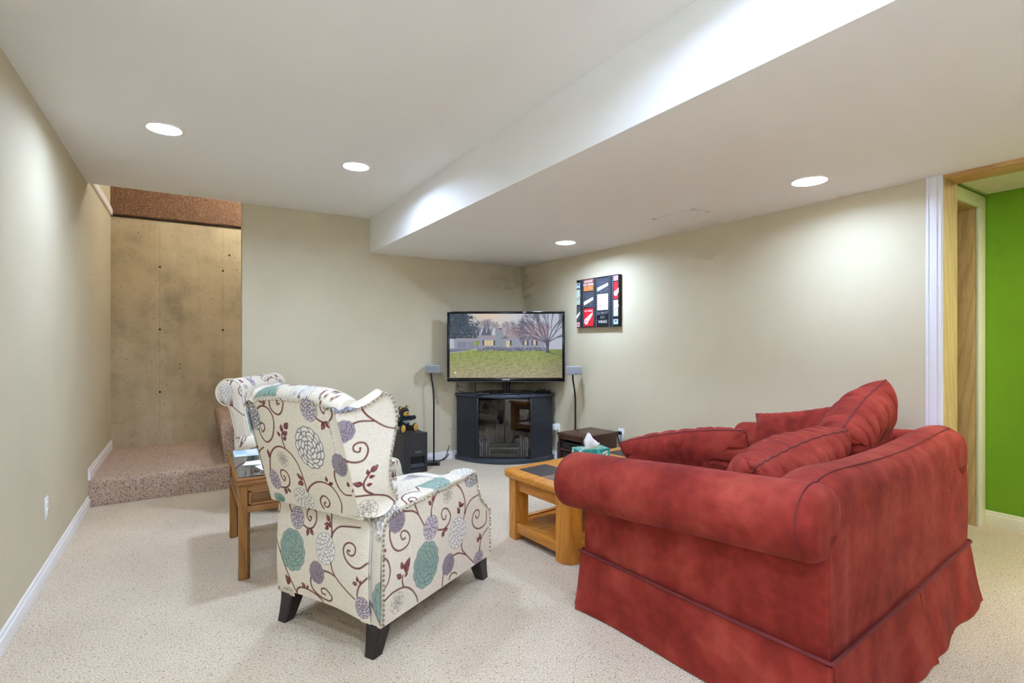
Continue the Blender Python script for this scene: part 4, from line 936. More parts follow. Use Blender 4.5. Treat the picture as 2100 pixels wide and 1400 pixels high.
for x0, x1, y0, y1 in ((0.10, CL - 0.10, -0.06, -0.03), (0.10, CL - 0.10, -CWd + 0.03, -CWd + 0.06), (0.03, 0.06, -CWd + 0.10, -0.10), (CL - 0.06, CL - 0.03, -CWd + 0.10, -0.10)):
    box('shelf_rail', M['oak'] if x1 - x0 > 0.5 else M['oaky'], ct, x0, x1, y0, y1, 0.045, 0.108, 0.005)

# tissue box on it
tb = thing('tissue_box', 'teal patterned tissue box on the coffee table, tissue pulled up', 'tissue box', (2.405, 2.78, CH + 0.0005), R_(-14))
cv = Cv(0, 0.4, 0, 0.3, 0.002, (38, 150, 150)); rg = np.random.RandomState(4)
for k in range(150):
    x, y = rg.uniform(0, 0.4), rg.uniform(0, 0.3); c = [(24, 110, 118), (80, 190, 186), (226, 240, 232), (148, 184, 60), (30, 128, 128)][rg.randint(5)]
    a = rg.uniform(0, 6.28); l = rg.uniform(0.012, 0.03); cv.ell(x, y, l, l * 0.28, a, c)
def skin(P, c): return (np.asarray(P), c)
m = MB(); bw, bd, bh = 0.118, 0.06, 0.066
for ax in range(6):
    g = np.stack(np.meshgrid(np.linspace(-1, 1, 60), np.linspace(-1, 1, 40), indexing='ij'), -1); A, B = g[..., 0], g[..., 1]; O_ = np.ones_like(A)
    P = [np.stack([A * bw, -bd * O_, bh / 2 + B * bh / 2], -1), np.stack([A * bw, bd * O_, bh / 2 + B * bh / 2], -1), np.stack([-bw * O_, A * bd, bh / 2 + B * bh / 2], -1),
         np.stack([bw * O_, A * bd, bh / 2 + B * bh / 2], -1), np.stack([A * bw, B * bd, bh * O_], -1), np.stack([A * bw, B * bd, 0 * O_], -1)][ax]
    c = cv.at(0.2 + A * (bw if ax != 2 and ax != 3 else bd), 0.05 + 0.04 * ax + B * (bh / 2 if ax < 4 else bd))
    if ax == 4: c = np.where((((A / 0.62) ** 2 + (B / 0.5) ** 2) < 1)[..., None], np.array(lin((196, 190, 150))), c * 0.6 + 0.4 * np.array(lin((120, 170, 140))))
    m.grid(P, c=c)
m.build('carton', M['print'], tb, colour=True, smooth=False)
# tissue: a pulled-up folded sheet, peak to one side and a shoulder to the other
U_, V_ = np.meshgrid(np.linspace(0, 1, 44), np.linspace(0, 1, 26), indexing='ij')
ht = 0.052 + 0.062 * np.exp(-((U_ - 0.30) / 0.22) ** 2) - 0.02 * np.clip((U_ - 0.75) / 0.25, 0, 1)
m = MB()
for sd in (-1, 1):
    X_ = (-0.035 + 0.07 * U_) * (1 - V_) + (-0.052 + 0.125 * U_) * V_ ** 0.8 * 1.0
    Y_ = sd * (0.006 + 0.020 * np.sin(PI * V_ * 0.9) * (1 - (2 * U_ - 1) ** 4)) + 0.006 * np.sin(U_ * 16 + sd) * V_ + 0.004 * np.sin(U_ * 31 + 2 * sd) * V_
    Y_ = Y_ * (1 - 0.75 * V_ ** 5); Z_ = bh - 0.004 + V_ * ht + 0.004 * np.sin(U_ * 13) * V_
    m.grid(np.stack([X_, Y_, Z_], -1))
m.build('tissue', M['paper'], tb, ang=70)

# ================================================================== SIDE TABLE between the chairs
st = thing('side_table', 'oak side table with a drawer and glass top between the armchairs', 'side table', (0.214, 3.0, 0), 0)
SW, SD, SH = 0.52, 0.765, 0.535
for x in (0.006, SW - 0.06):
    for y in (0.012, SD - 0.066):
        m = MB(); m.box(x, x + 0.042, y, y + 0.042, 0, SH - 0.04, 0.003, 1); xi = x + 0.042 if x < 0.1 else x - 0.012
        lg_ = m.build('leg', M['walnutz'], st)
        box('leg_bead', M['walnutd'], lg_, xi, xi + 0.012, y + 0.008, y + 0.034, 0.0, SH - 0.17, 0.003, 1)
P = catmull([(0.0, 0.0), (0.012, 0.006), (0.016, 0.018), (0.010, 0.026), (0.016, 0.034), (0.012, 0.044), (0.0, 0.046)], 4)
m = MB(); loop = [(0.012, 0.012), (SW - 0.012, 0.012), (SW - 0.012, SD - 0.012), (0.012, SD - 0.012)]
sg = ((-1, -1), (1, -1), (1, 1), (-1, 1))
m.grid(np.array([[(x + q[0] * a, y + q[1] * a, SH - 0.046 + b) for a, b in P] for (x, y), q in zip(loop, sg)]), cu=True); m.box(0.01, SW - 0.01, 0.01, SD - 0.01, SH - 0.045, SH - 0.001)
m.build('table_frame', M['walnut'], st, ang=30)
box('apron', M['walnuty'], st, 0.016, 0.034, 0.05, SD - 0.06, SH - 0.165, SH - 0.045, 0.003); box('apron', M['walnuty'], st, SW - 0.034, SW - 0.016, 0.05, SD - 0.06, SH - 0.165, SH - 0.045, 0.003)
box('apron', M['walnut'], st, 0.05, SW - 0.05, SD - 0.04, SD - 0.02, SH - 0.165, SH - 0.045, 0.003)
box('side_bead', M['walnuty'], st, 0.006, 0.018, 0.05, SD - 0.06, SH - 0.168, SH - 0.152, 0.003)
box('rail', M['walnut'], st, 0.048, SW - 0.048, 0.016, 0.036, SH - 0.075, SH - 0.045, 0.003)
box('rail', M['walnut'], st, 0.048, SW - 0.048, 0.014, 0.036, SH - 0.185, SH - 0.155, 0.003)
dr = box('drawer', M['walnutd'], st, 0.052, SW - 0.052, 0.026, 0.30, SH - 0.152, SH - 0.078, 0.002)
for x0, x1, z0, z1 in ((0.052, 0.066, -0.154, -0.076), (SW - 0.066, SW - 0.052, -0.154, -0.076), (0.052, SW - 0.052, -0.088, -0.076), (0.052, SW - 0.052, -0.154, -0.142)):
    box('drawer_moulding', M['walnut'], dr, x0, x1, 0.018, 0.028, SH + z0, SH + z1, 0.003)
box('drawer_pull', M['nail'], dr, SW / 2 - 0.03, SW / 2 + 0.03, 0.006, 0.018, SH - 0.122, SH - 0.110, 0.004)
box('glass_top', M['glass'], st, 0.004, SW - 0.004, 0.004, SD - 0.004, SH, SH + 0.006, 0.001, 1)
zt = SH + 0.0065
cv = Cv(0, 0.34, 0, 0.24, 0.003, (176, 198, 212))
rg = np.random.RandomState(8)
for i in range(5):
    for j in range(4): cv.rect(0.008 + i * 0.066, 0.064 + i * 0.066, 0.008 + j * 0.058, 0.055 + j * 0.058, [(204, 214, 218), (146, 176, 198), (184, 200, 210), (216, 216, 224), (156, 184, 202)][rg.randint(5)])
br = thing('brochure', 'blue and white printed brochure lying on the glass side table', 'brochure', (0.234, 3.53, zt), R_(-2))
g = np.stack(np.meshgrid(np.linspace(0, 0.34, 80), np.linspace(0, 0.2, 60), indexing='ij'), -1)
m = MB(); up = np.stack([g[..., 0], g[..., 1], np.full(g.shape[:2], 0.0022)], -1); dn = up * np.array([1, 1, 0])
m.grid(up, c=cv.at(g[..., 0], g[..., 1])); m.grid(dn, c=cv.at(g[..., 0], g[..., 1])); m.box(0, 0.34, 0, 0.2, 0, 0.002); m.build('printed_sheet', M['print'], br, colour=True, smooth=False)
def sheet(label, loc, rz, w, d):
    o = thing('paper_slip', label, 'paper', loc, rz)
    g = np.stack(np.meshgrid(np.linspace(0, w, 14), np.linspace(0, d, 14), indexing='ij'), -1); z = 0.002 + 0.006 * np.abs(np.sin(g[..., 0] / w * 3)) * g[..., 1] / d
    up = np.stack([g[..., 0], g[..., 1], z], -1); dn = up - np.array([0, 0, 0.0015])
    m = MB(); m.grid(np.concatenate([up, dn[:, ::-1]], 1), cv=True); m.build('sheet', M['paper'], o)
sheet('small white paper slip near the far edge of the side table', (0.26, 3.27, zt), R_(-14), 0.20, 0.09)
sheet('white paper sheet at the near edge of the side table', (0.34, 3.10, zt), R_(12), 0.22, 0.12)

# ================================================================== TELEVISION CORNER
YAW = R_(-32.166)
tvo = (2.681, 4.409)
ts = thing('tv_stand', 'charcoal corner television stand with two smoked glass doors', 'tv stand', (tvo[0], tvo[1], 0), YAW)
def arc_plate(hw, d, front, back, n=24):
    xs = np.linspace(-hw, hw, n); return [(x, front + d * (x / hw) ** 2) for x in xs] + [(0.25, back), (-0.1, back)]
m = MB(); m.prism(arc_plate(0.522, 0.255, 0.0, 0.53), 0.0, 0.05, bev=0.006); m.build('plinth', M['charcoal2'], ts, ang=30)
m = MB(); m.prism(arc_plate(0.524, 0.255, -0.006, 0.54), 0.662, 0.70, bev=0.015, seg=4); m.build('top', M['charcoal2'], ts, ang=40)
for s in (-1, 1):
    m = MB(); m.prism([(s * 0.275, 0.060), (s * 0.500, 0.222), (s * 0.500, 0.245), (s * 0.275, 0.085)], 0.05, 0.662, bev=0.002); m.build('side_panel', M['charcoal'], ts, ang=30)
    box('door_post', M['black'], ts, s * 0.275 - 0.012, s * 0.275 + 0.012, 0.058, 0.09, 0.05, 0.662, 0.002)
m = MB(); m.prism([(-0.5, 0.24), (-0.5, 0.256), (-0.1, 0.53), (-0.1, 0.51)], 0.05, 0.662); m.prism([(0.5, 0.24), (0.5, 0.256), (0.25, 0.53), (0.25, 0.51)], 0.05, 0.662); m.box(-0.11, 0.26, 0.51, 0.53, 0.05, 0.662)
m.build('back_panel', M['black'], ts, smooth=False)
for s in (-1, 1):
    xa, xb = sorted((s * 0.0015, s * 0.262)); dg = MB(); dg.box(xa, xb, 0.060, 0.066, 0.058, 0.655, 0.001, 1); do = dg.build('glass_door', M['doorglass'], ts)
    box('pull', M['black'], do, *sorted((s * 0.225, s * 0.262)), 0.052, 0.061, 0.058, 0.075, 0.002)
TM = Matrix.Translation((tvo[0], tvo[1], 0)) @ Matrix.Rotation(YAW, 4, 'Z')
def on_stand(name, label, cat, x, y, z, rz=0, group=None):
    p = TM @ Vector((x, y, z)); return thing(name, label, cat, p[:], YAW + rz, group)
# things behind the glass
spine = [(196, 206, 226), (206, 212, 220), (150, 92, 96), (192, 198, 214), (210, 216, 222), (186, 206, 200), (198, 178, 190), (220, 222, 226)]
capc = [(44, 72, 140), (50, 84, 150), (52, 80, 148), (58, 86, 150), (206, 210, 216), (196, 206, 208), (190, 170, 176), (214, 214, 220)]
nm = ['first', 'second', 'third', 'fourth']
for i in range(8):
    x = -0.252 + 0.021 * i if i < 4 else 0.166 + 0.021 * (i - 4)
    lb = ('blue-topped disc case, %s from the outer edge behind the left glass door' % nm[i]) if i < 4 else ('pale disc case, %s from the silver player behind the right glass door' % nm[i - 4])
    o = on_stand('disc_case', lb, 'disc case', x, 0.085, 0.0505, 0, 'disc cases in the stand')
    hh = 0.19 if i < 4 else 0.20 + 0.006 * (i % 2)
    box('case', plain('disc_case_spine', spine[i], 0.4), o, 0, 0.014, 0, 0.13, 0, hh, 0.002, 1); box('title_band', plain('disc_case_band', capc[i], 0.4), o, 0.001, 0.013, -0.0008, 0.02, hh - 0.035, hh + 0.0005, 0.0005, 1)
pl_ = on_stand('disc_player', 'silver disc player behind the glass doors', 'player', -0.005, 0.10, 0.0505)
box('body', M['black'], pl_, -0.145, 0.145, 0.006, 0.26, 0.012, 0.096, 0.004); fm = MB()
for a, b, c, d in ((-0.155, 0.155, 0.088, 0.105), (-0.155, 0.155, 0.030, 0.040), (-0.155, -0.14, 0.0, 0.105), (0.14, 0.155, 0.0, 0.105), (-0.12, 0.12, 0.012, 0.022)): fm.box(a, b, -0.006, 0.006, c, d, 0.002, 1)
fm.build('face_frame', M['silver'], pl_)
tvz = 0.70
# television
tv = on_stand('television', 'large flat television on the corner stand showing a house and lawn', 'television', 0.016, 0.065, tvz + 0.0005)
cz, hw_, hh_ = 0.4865, 0.596, 0.356
bz = MB(); sx0, sx1, sz0, sz1 = -hw_ + 0.026, hw_ - 0.026, cz - hh_ + 0.040, cz + hh_ - 0.024
for a, b, c, d in ((-hw_, hw_, sz1, cz + hh_), (-hw_, hw_, cz - hh_, sz0), (-hw_, sx0, sz0 - 0.001, sz1 + 0.001), (sx1, hw_, sz0 - 0.001, sz1 + 0.001)): bz.box(a, b, -0.022, 0.012, c, d, 0.004, 2)
bz.build('bezel', M['blackgloss'], tv); box('back_shell', M['black'], tv, -hw_ + 0.01, hw_ - 0.01, 0.004, 0.045, cz - hh_ + 0.01, cz + hh_ - 0.01, 0.012)
box('edge_strip', plain('clear_edge', (70, 72, 78), 0.2), tv, -hw_ + 0.004, hw_ - 0.004, -0.0235, -0.0205, cz - hh_ + 0.001, cz - hh_ + 0.007, 0.001, 1)
m = MB(); m.tube([(0, 0.055, 0.01), (0, 0.055, 0.16)], 0.042, 20); m.box(-0.05, 0.05, 0.03, 0.075, 0.1, 0.3, 0.006); m.build('neck', M['blackgloss'], tv)
m = MB(); m.prism(rrect(-0.15, 0.15, -0.005, 0.20, 0.06), 0.0, 0.014, bev=0.004); m.build('base_plate', M['blackgloss'], tv)
FRONT = Matrix.Rotation(PI / 2, 4, 'X')                 # text facing local -y
lettering('SAMSUNG', 0.017, M['white'], tv, Matrix.Translation((0, -0.0228, cz - hh_ + 0.021)) @ FRONT)
box('sticker', M['white'], tv, 0.17, 0.205, -0.0228, -0.0215, cz + hh_ - 0.012, cz + hh_ - 0.005, 0.0005, 1)
# picture: crop coordinates 0..1725 x 0..985, y down
PXS = 1725.0
def picture():
    w, h = 1725, 985; cv = Cv(0, w, 0, h, 5.0, (196, 202, 214)); X = cv.x0 + np.arange(cv.nx)[:, None] * 5; Y = h - (np.arange(cv.ny)[None, :] * 5); rg = np.random.RandomState(5)
    warm = np.exp(-((X - 600) / 280) ** 2 - ((Y - 30) / 130) ** 2)[..., None]; a = cv.a
    a[:] = a * (1 - 0.75 * warm) + 0.75 * warm * np.array(lin((244, 210, 166)))
    hz = np.exp(-((X - 900) / 300) ** 2 - ((Y - 150) / 200) ** 2)[..., None]; a[:] = a * (1 - 0.5 * hz) + 0.5 * hz * np.array(lin((236, 230, 226)))
    def flip(p): return [(x, h - y) for x, y in p]
    def branch(x, y, ang, l, wd, c, dep, spread):
        x2, y2 = x + l * math.cos(ang), y - l * math.sin(ang); cv.line(flip([(x, y), (x2, y2)]), wd, wd * 0.75, c)
        if dep:
            for k in range(3): branch(x2, y2, ang + rg.uniform(-spread, spread), l * rg.uniform(0.62, 0.88), wd * 0.66, c, dep - 1, spread)
    for k in range(60):                                  # bare woods behind the house
        x = rg.uniform(300, 1500); branch(x, 380, 1.57 + rg.uniform(-0.12, 0.12), rg.uniform(50, 105), 7, [(128, 124, 138), (150, 140, 150), (112, 112, 126)][rg.randint(3)], 3, 0.45)
    for k in range(1300):                                # red brush, conifer
        x, y = rg.uniform(700, 1500), 290 + rg.normal(0, 60); cv.ell(x, h - y, 7, 4, rg.uniform(0, 3), None, (166, 136, 140), 2)
    for k in range(2600):
        t_ = rg.uniform(0, 1); y = -40 + 420 * t_; x = 120 + rg.normal(0, 1) * (60 + 150 * t_); 
        if x > 450: continue
        g_ = rg.randint(50, 92); cv.ell(x, h - y, 16, 6, rg.uniform(-0.6, 0.6), (g_, g_ + 12, g_ + 22))
    for x in (525, 600): cv.poly(flip([(x - 45, 330), (x, 205), (x + 45, 330)]), (96, 104, 122))
    # lawn
    J = np.where((Y > 545 - 12 * np.sin(X / 500)))
    t_ = np.clip((Y - 545) / 440, 0, 1) + 0 * X; nz = sn(X * 0.35, Y * 1.1, 3, 0.12, 14) * 0.5 + np.repeat(np.repeat(rg.uniform(-1, 1, (t_.shape[0] // 2 + 1, t_.shape[1] // 2 + 1)), 2, 0), 2, 1)[:t_.shape[0], :t_.shape[1]] * 0.75
    lawn = (np.array(lin((150, 166, 84)))[None, None] * (1 - t_)[..., None] + np.array(lin((176, 166, 132)))[None, None] * t_[..., None]) * (1 + 0.42 * nz[..., None]) * (1 - 0.25 * np.clip((X - 1300) / 400, 0, 1)[..., None])
    msk = (Y > 548)[..., None] & np.ones_like(a, bool); a[:] = np.where(msk, np.clip(lawn, 0, 1), a)
    cv.poly(flip([(0, 540), (400, 535), (260, 570), (0, 605)]), (126, 130, 148))
    cv.line(flip([(0, 605), (230, 575), (440, 545)]), 9, 5, (196, 200, 180))
    # house
    cv.poly(flip([(70, 395), (450, 385), (450, 540), (70, 540)]), (158, 160, 176)); cv.poly(flip([(40, 395), (130, 380), (440, 378), (440, 398)]), (176, 164, 168))
    cv.poly(flip([(120, 432), (262, 432), (262, 530), (120, 530)]), (140, 142, 160)); cv.poly(flip([(284, 432), (400, 432), (400, 530), (284, 530)]), (144, 146, 164))
    cv.poly(flip([(420, 370), (1460, 375), (1460, 560), (420, 560)]), (160, 160, 176)); cv.poly(flip([(400, 368), (500, 330), (1330, 335), (1400, 380)]), (168, 156, 160))
    cv.poly(flip([(715, 240), (825, 240), (835, 540), (708, 540)]), (150, 158, 166)); cv.rect(755, 785, h - 242, h - 222, (70, 60, 64))
    cv.poly(flip([(795, 375), (850, 350), (920, 380)]), (98, 92, 104))
    for xa, xb, ya, yb in ((532, 670, 410, 490), (870, 920, 415, 510), (1148, 1180, 412, 475), (1282, 1318, 410, 475)): cv.rect(xa, xb, h - yb, h - ya, (226, 206, 160))
    for x in (580, 625): cv.rect(x - 2, x + 2, h - 490, h - 410, (170, 150, 120))
    for xa, xb in ((505, 528), (674, 697), (925, 950), (1118, 1142), (1186, 1210), (1256, 1278), (1322, 1348)): cv.rect(xa, xb, h - 488, h - 408, (76, 76, 88))
    for k in range(260): x = rg.uniform(440, 1500); cv.ell(x, h - rg.uniform(520, 572), 14, 8, 0, [(112, 112, 132), (132, 132, 150), (98, 104, 116)][rg.randint(3)])
    cv.ell(405, h - 455, 42, 34, 0, (152, 172, 92)); cv.ell(430, h - 435, 26, 22, 0, (134, 156, 92)); cv.line(flip([(425, 470), (428, 540)]), 8, 8, (80, 78, 84))
    # the big bare tree
    tc = (92, 88, 104)
    cv.poly(flip([(1470, 600), (1490, 560), (1462, 440), (1530, 440), (1520, 560), (1545, 600)]), tc)
    for an, l in ((2.45, 170), (2.1, 190), (1.8, 200), (1.5, 210), (1.2, 190), (0.9, 180), (0.55, 150), (2.75, 150)): branch(1495, 450, an, l, 16, tc, 4, 0.42)
    cv.line(flip([(1500, 590), (1600, 620), (1725, 640)]), 12, 6, (72, 92, 78))
    cv.poly(flip([(70, 910), (105, 885), (105, 930)]), (246, 246, 246))
    return cv
pc = picture()
nx_, nz_ = 330, 188; xs = np.linspace(sx0, sx1, nx_); zs = np.linspace(sz0, sz1, nz_); GX_, GZ_ = np.meshgrid(xs, zs, indexing='ij')
c = pc.at((GX_ - sx0) / (sx1 - sx0) * 1725, (GZ_ - sz0) / (sz1 - sz0) * 985)
m = MB(); m.grid(np.stack([GX_, np.full(GX_.shape, -0.014), GZ_], -1), c=c); m.build('screen', M['screen'], tv, colour=True, smooth=False, fix=False)
cb = MB()
for p in ([(-0.50, 0.03, 0.16), (-0.49, 0.05, 0.05), (-0.44, 0.14, 0.008)], [(-0.32, 0.03, 0.16), (-0.315, 0.05, 0.06), (-0.30, 0.09, 0.004), (-0.2, 0.12, 0.004)], [(-0.26, 0.10, 0.004), (-0.16, 0.09, 0.035), (-0.04, 0.06, 0.03)]): cb.tube(catmull(p, 8), 0.0028, 6)
cb.build('cable', M['black'], tv)
# gadgets on the stand's top
def gadget(name, label, cat, x, y, w, d, hgt, rz=0):
    o = on_stand(name, label, cat, x, y, tvz + 0.0005, rz); m = MB(); m.prism(rrect(-w, w, -d, d, min(w, d) * 0.5), 0, hgt, bev=hgt * 0.3); m.build('case', M['black'], o)
    for k in range(3): MB().lathe([(0.004, 0), (0.004, 0.0015), (0.002, 0.002)], 8, at=(-w * 0.5 + k * w * 0.45, 0, hgt)).build('button', M['silver'], o)
gadget('remote_control', 'black remote lying on the stand top below the screen', 'remote', -0.225, 0.045, 0.075, 0.02, 0.018, R_(4))
gadget('remote_control', 'short black remote beside the television neck', 'remote', 0.135, 0.03, 0.025, 0.016, 0.012, R_(-8))
gc_ = on_stand('game_controller', 'black game controller at the far end of the stand top', 'controller', 0.395, 0.205, tvz + 0.0005, R_(20))
m = MB(); m.ell((0, 0, 0.019), (0.055, 0.03, 0.018)); 
for s in (-1, 1): m.ell((s * 0.058, -0.012, 0.016), (0.024, 0.04, 0.015), rot=(0, 0, s * 0.4))
m.build('shell', M['black'], gc_)
for s in (-1, 1): MB().lathe([(0.008, 0.0), (0.005, 0.012), (0.010, 0.016), (0.008, 0.02)], 10, at=(s * 0.024, -0.012, 0.034)).build('thumbstick', M['black'], gc_)

# subwoofer
sb = thing('subwoofer', 'dark grey subwoofer box with a port slot on the carpet', 'subwoofer', (1.70, 4.588, 0), 0)
m = MB(); m.box(0.002, 0.228, 0.03, 0.345, 0.008, 0.368, 0.004); m.build('cabinet', M['subside'], sb)
xs = np.linspace(0, 0.23, 14); bow = lambda x: -0.010 * (1 - ((x - 0.115) / 0.115) ** 2)
fp = MB()
for za, zb, xa, xb in ((0.155, 0.372, 0.0, 0.23), (0.0, 0.155, 0.0, 0.058), (0.0, 0.155, 0.205, 0.23), (0.0, 0.04, 0.058, 0.205)):
    xx = np.linspace(xa, xb, 12); fp.prism([(x, bow(x)) for x in xx] + [(xb, 0.035), (xa, 0.035)], za if za > 0 else 0.0, zb)
fp.build('front_panel', M['subblack'], sb, ang=30)
box('port', M['black'], sb, 0.058, 0.205, 0.025, 0.034, 0.04, 0.155, smooth=False)
m = MB(); m.prism([(0.062, 0.034), (0.202, 0.034), (0.202, -0.004), (0.132, -0.008), (0.062, -0.004)], 0.044, 0.084, bev=0.008, seg=3); m.build('port_lip', M['charcoal2'], sb, ang=40)
lettering('BOSE', 0.026, M['silver'], sb, Matrix.Translation((0.136, -0.0105, 0.197)) @ FRONT)

# teddy bear sitting on it
tbz = 0.3722
be = thing('teddy_bear', 'black and gold teddy bear in a dark team shirt sitting on the subwoofer', 'teddy bear', (1.758, 4.765, tbz), R_(14))
m = MB(); m.ell((0, 0, 0.075), (0.052, 0.045, 0.075)); m.ell((0, -0.008, 0.183), (0.052, 0.047, 0.05))
for s in (-1, 1):
    m.ell((s * 0.040, 0.0, 0.226), (0.020, 0.011, 0.020), 12, 8)
    for k in np.linspace(0, 1, 6): m.ell((s * (0.040 + 0.056 * k), -0.004 - 0.035 * k, 0.118 + 0.012 * k), (0.022, 0.021, 0.022), 12, 8)
    for k in np.linspace(0, 1, 6): m.ell((s * (0.028 + 0.040 * k), -0.02 - 0.060 * k, 0.032), (0.028, 0.026, 0.030), 12, 8)
    m.ell((s * 0.07, -0.088, 0.042), (0.030, 0.020, 0.042), 14, 10)
bo = m.build('body', M['fur'], be, ang=80, fix=False)
rm = bo.modifiers.new('remesh', 'REMESH'); rm.mode = 'VOXEL'; rm.voxel_size = 0.0042; rm.use_smooth_shade = True
smo = bo.modifiers.new('smooth', 'SMOOTH'); smo.iterations = 4
m = MB(); m.ell((0, -0.046, 0.172), (0.032, 0.022, 0.026)); m.build('muzzle', M['tan'], be); m = MB(); m.ell((0, -0.067, 0.182), (0.008, 0.006, 0.006), 10, 8); m.build('nose', M['black'], be)
for s in (-1, 1):
    MB().ell((s * 0.018, -0.050, 0.202), (0.0052, 0.005, 0.0052), 10, 8).build('eye', M['blackgloss'], be)
    MB().ell((s * 0.07, -0.103, 0.042), (0.026, 0.008, 0.037), 14, 10).build('paw_pad', M['tan'], be)
    MB().ell((s * 0.040, -0.009, 0.226), (0.013, 0.006, 0.013), 12, 8).build('ear_lining', M['tan'], be)
m = MB(); m.lathe([(0.050, 0.05), (0.057, 0.07), (0.057, 0.1), (0.05, 0.125), (0.036, 0.142)], 24); m.f = m.f[:-2]
for s in (-1, 1): m.tube([(s * 0.036, -0.004, 0.118), (s * 0.074, -0.024, 0.123)], 0.0262, 12)
sh = m.build('shirt', M['shirt'], be, ang=70)
lettering('MICHIGAN', 0.0175, M['white'], be, Matrix.Translation((0, -0.0582, 0.103)) @ FRONT); lettering('STATE', 0.0175, M['white'], be, Matrix.Translation((0, -0.0582, 0.088)) @ FRONT)

# speakers on slim stands
def speaker(label, slabel, x, y, rz):
    s_ = thing('speaker_stand', slabel, 'speaker stand', (x, y, 0), rz)
    m = MB(); m.grid(np.array([[(-0.075, -0.085, 0), (0.075, -0.085, 0), (0.075, 0.085, 0), (-0.075, 0.085, 0)], [(-0.075, -0.085, 0.008), (0.075, -0.085, 0.008), (0.075, 0.085, 0.008), (-0.075, 0.085, 0.008)], [(-0.05, -0.055, 0.026), (0.05, -0.055, 0.026), (0.05, 0.055, 0.026), (-0.05, 0.055, 0.026)]]), cv=True); m.f.append([0, 1, 2, 3]); m.f.append([8, 9, 10, 11]); m.build('base', M['black'], s_, ang=20)
    m = MB(); m.tube(catmull([(0.012, 0, 0.02), (0.012, 0, 0.3), (0.012, 0, 0.55), (0.010, 0, 0.70), (0.0, 0, 0.80), (-0.010, 0, 0.86), (-0.014, 0, 0.922)], 8), 0.0085, 12); m.build('pole', M['black'], s_)
    k = thing('satellite_speaker', label, 'speaker', (x, y, 0.9225), rz)
    m = MB(); m.prism([(-0.066, 0.055)] + [(a, -0.045 - 0.012 * (1 - (a / 0.073) ** 2)) for a in np.linspace(-0.073, 0.073, 12)] + [(0.066, 0.055)], 0.0, 0.082, bev=0.004); m.build('housing', M['silver'], k, ang=35)
    m = MB(); xx = np.linspace(-0.068, 0.068, 14); G = np.array([[(a, -0.0475 - 0.0118 * (1 - (a / 0.073) ** 2), z) for z in (0.006, 0.072)] for a in xx]); m.grid(G); m.build('grille', M['grille'], k)
    box('badge', M['black'], k, 0.008, 0.026, -0.0605, -0.058, 0.012, 0.016, 0.0004, 1)
    return k
speaker('small grey speaker on a pole between the subwoofer and television stand', 'slim black speaker pole standing between subwoofer and television stand', 2.092, 4.836, R_(-26))
speaker('small grey speaker on a pole beside the hockey print wall', 'slim black speaker pole rising behind the dark wooden cabinet', 3.14, 3.87, R_(-38))
cbl = MB(); cbl.tube(catmull([(2.20, 4.90, 0.006), (2.22, 4.89, 0.012), (2.24, 4.885, 0.03), (2.27, 4.90, 0.03), (2.31, 4.915, 0.06)], 8), 0.005, 6); cbl.tube(catmull([(2.205, 4.93, 0.006), (2.235, 4.925, 0.006), (2.27, 4.915, 0.02), (2.32, 4.92, 0.15)], 8), 0.004, 6)
tag(cbl.build('speaker_cable', M['black'], None), 'black cable bundle on the carpet beside the television stand', 'cable')

# dark cabinet with a receiver
cb_ = thing('media_cabinet', 'small dark mahogany cabinet with open shelves against the right wall', 'cabinet', (2.722, 3.575, 0), R_(7))    # local x deep, y from 0 to -0.30
cw_, cd_, chh = 0.30, 0.425, 0.45
m = MB(); m.box(-0.012, cd_ + 0.004, -cw_ - 0.008, 0.008, chh - 0.018, chh, 0.003); m.build('top', M['mahogany'], cb_)
for y in (-cw_, -0.022): box('side', M['mahogany'], cb_, 0, cd_, y, y + 0.022, 0, chh - 0.018, 0.002)
box('back', M['mahogany'], cb_, cd_ - 0.012, cd_, -cw_ + 0.022, -0.022, 0.0, chh - 0.018)
for z, nm_ in ((0.02, 'bottom'), (0.302, 'shelf')): box(nm_, M['mahogany'], cb_, 0.004, cd_ - 0.012, -cw_ + 0.022, -0.022, z, z + 0.02, 0.002)
box('top_rail', M['mahogany'], cb_, 0.0, 0.018, -cw_ + 0.022, -0.022, chh - 0.05, chh - 0.018, 0.002)
CM = Matrix.Translation((2.722, 3.575, 0)) @ Matrix.Rotation(R_(7), 4, 'Z')
p = CM @ Vector((0.012, -cw_ / 2, 0.0405)); rc = thing('receiver', 'black receiver with pale buttons on the lower cabinet shelf', 'receiver', p[:], R_(7))
box('chassis', M['black'], rc, 0.0, 0.36, -0.122, 0.122, 0, 0.25, 0.004)
for k in range(4): box('button', M['silver'], rc, -0.003, 0.002, 0.06 - 0.032 * k, 0.082 - 0.032 * k, 0.185, 0.205, 0.002, 1)
p = CM @ Vector((0.012, -cw_ / 2, 0.3225)); rc = thing('set_top_box', 'flat black box on the upper cabinet shelf', 'player', p[:], R_(7))
box('chassis', M['black'], rc, 0.0, 0.30, -0.118, 0.118, 0, 0.055, 0.004); box('display', M['blackgloss'], rc, -0.002, 0.002, -0.08, 0.03, 0.02, 0.04, 0.0005, 1)
gcz = thing('game_case', 'tall blue and purple game case wedged beside the television stand', 'game case', (3.09, 4.045, 0), R_(-32))
m = MB(); m.box(-0.011, 0.011, -0.075, 0.075, 0, 0.235, 0.002, 1); m.build('case', plain('blue_game_case', (34, 78, 170), 0.35, var=0.5, nscale=30), gcz); box('spine_band', plain('purple_band', (150, 110, 190), 0.4), gcz, -0.0118, 0.0118, -0.0758, -0.02, 0.12, 0.16, 0.0005, 1)

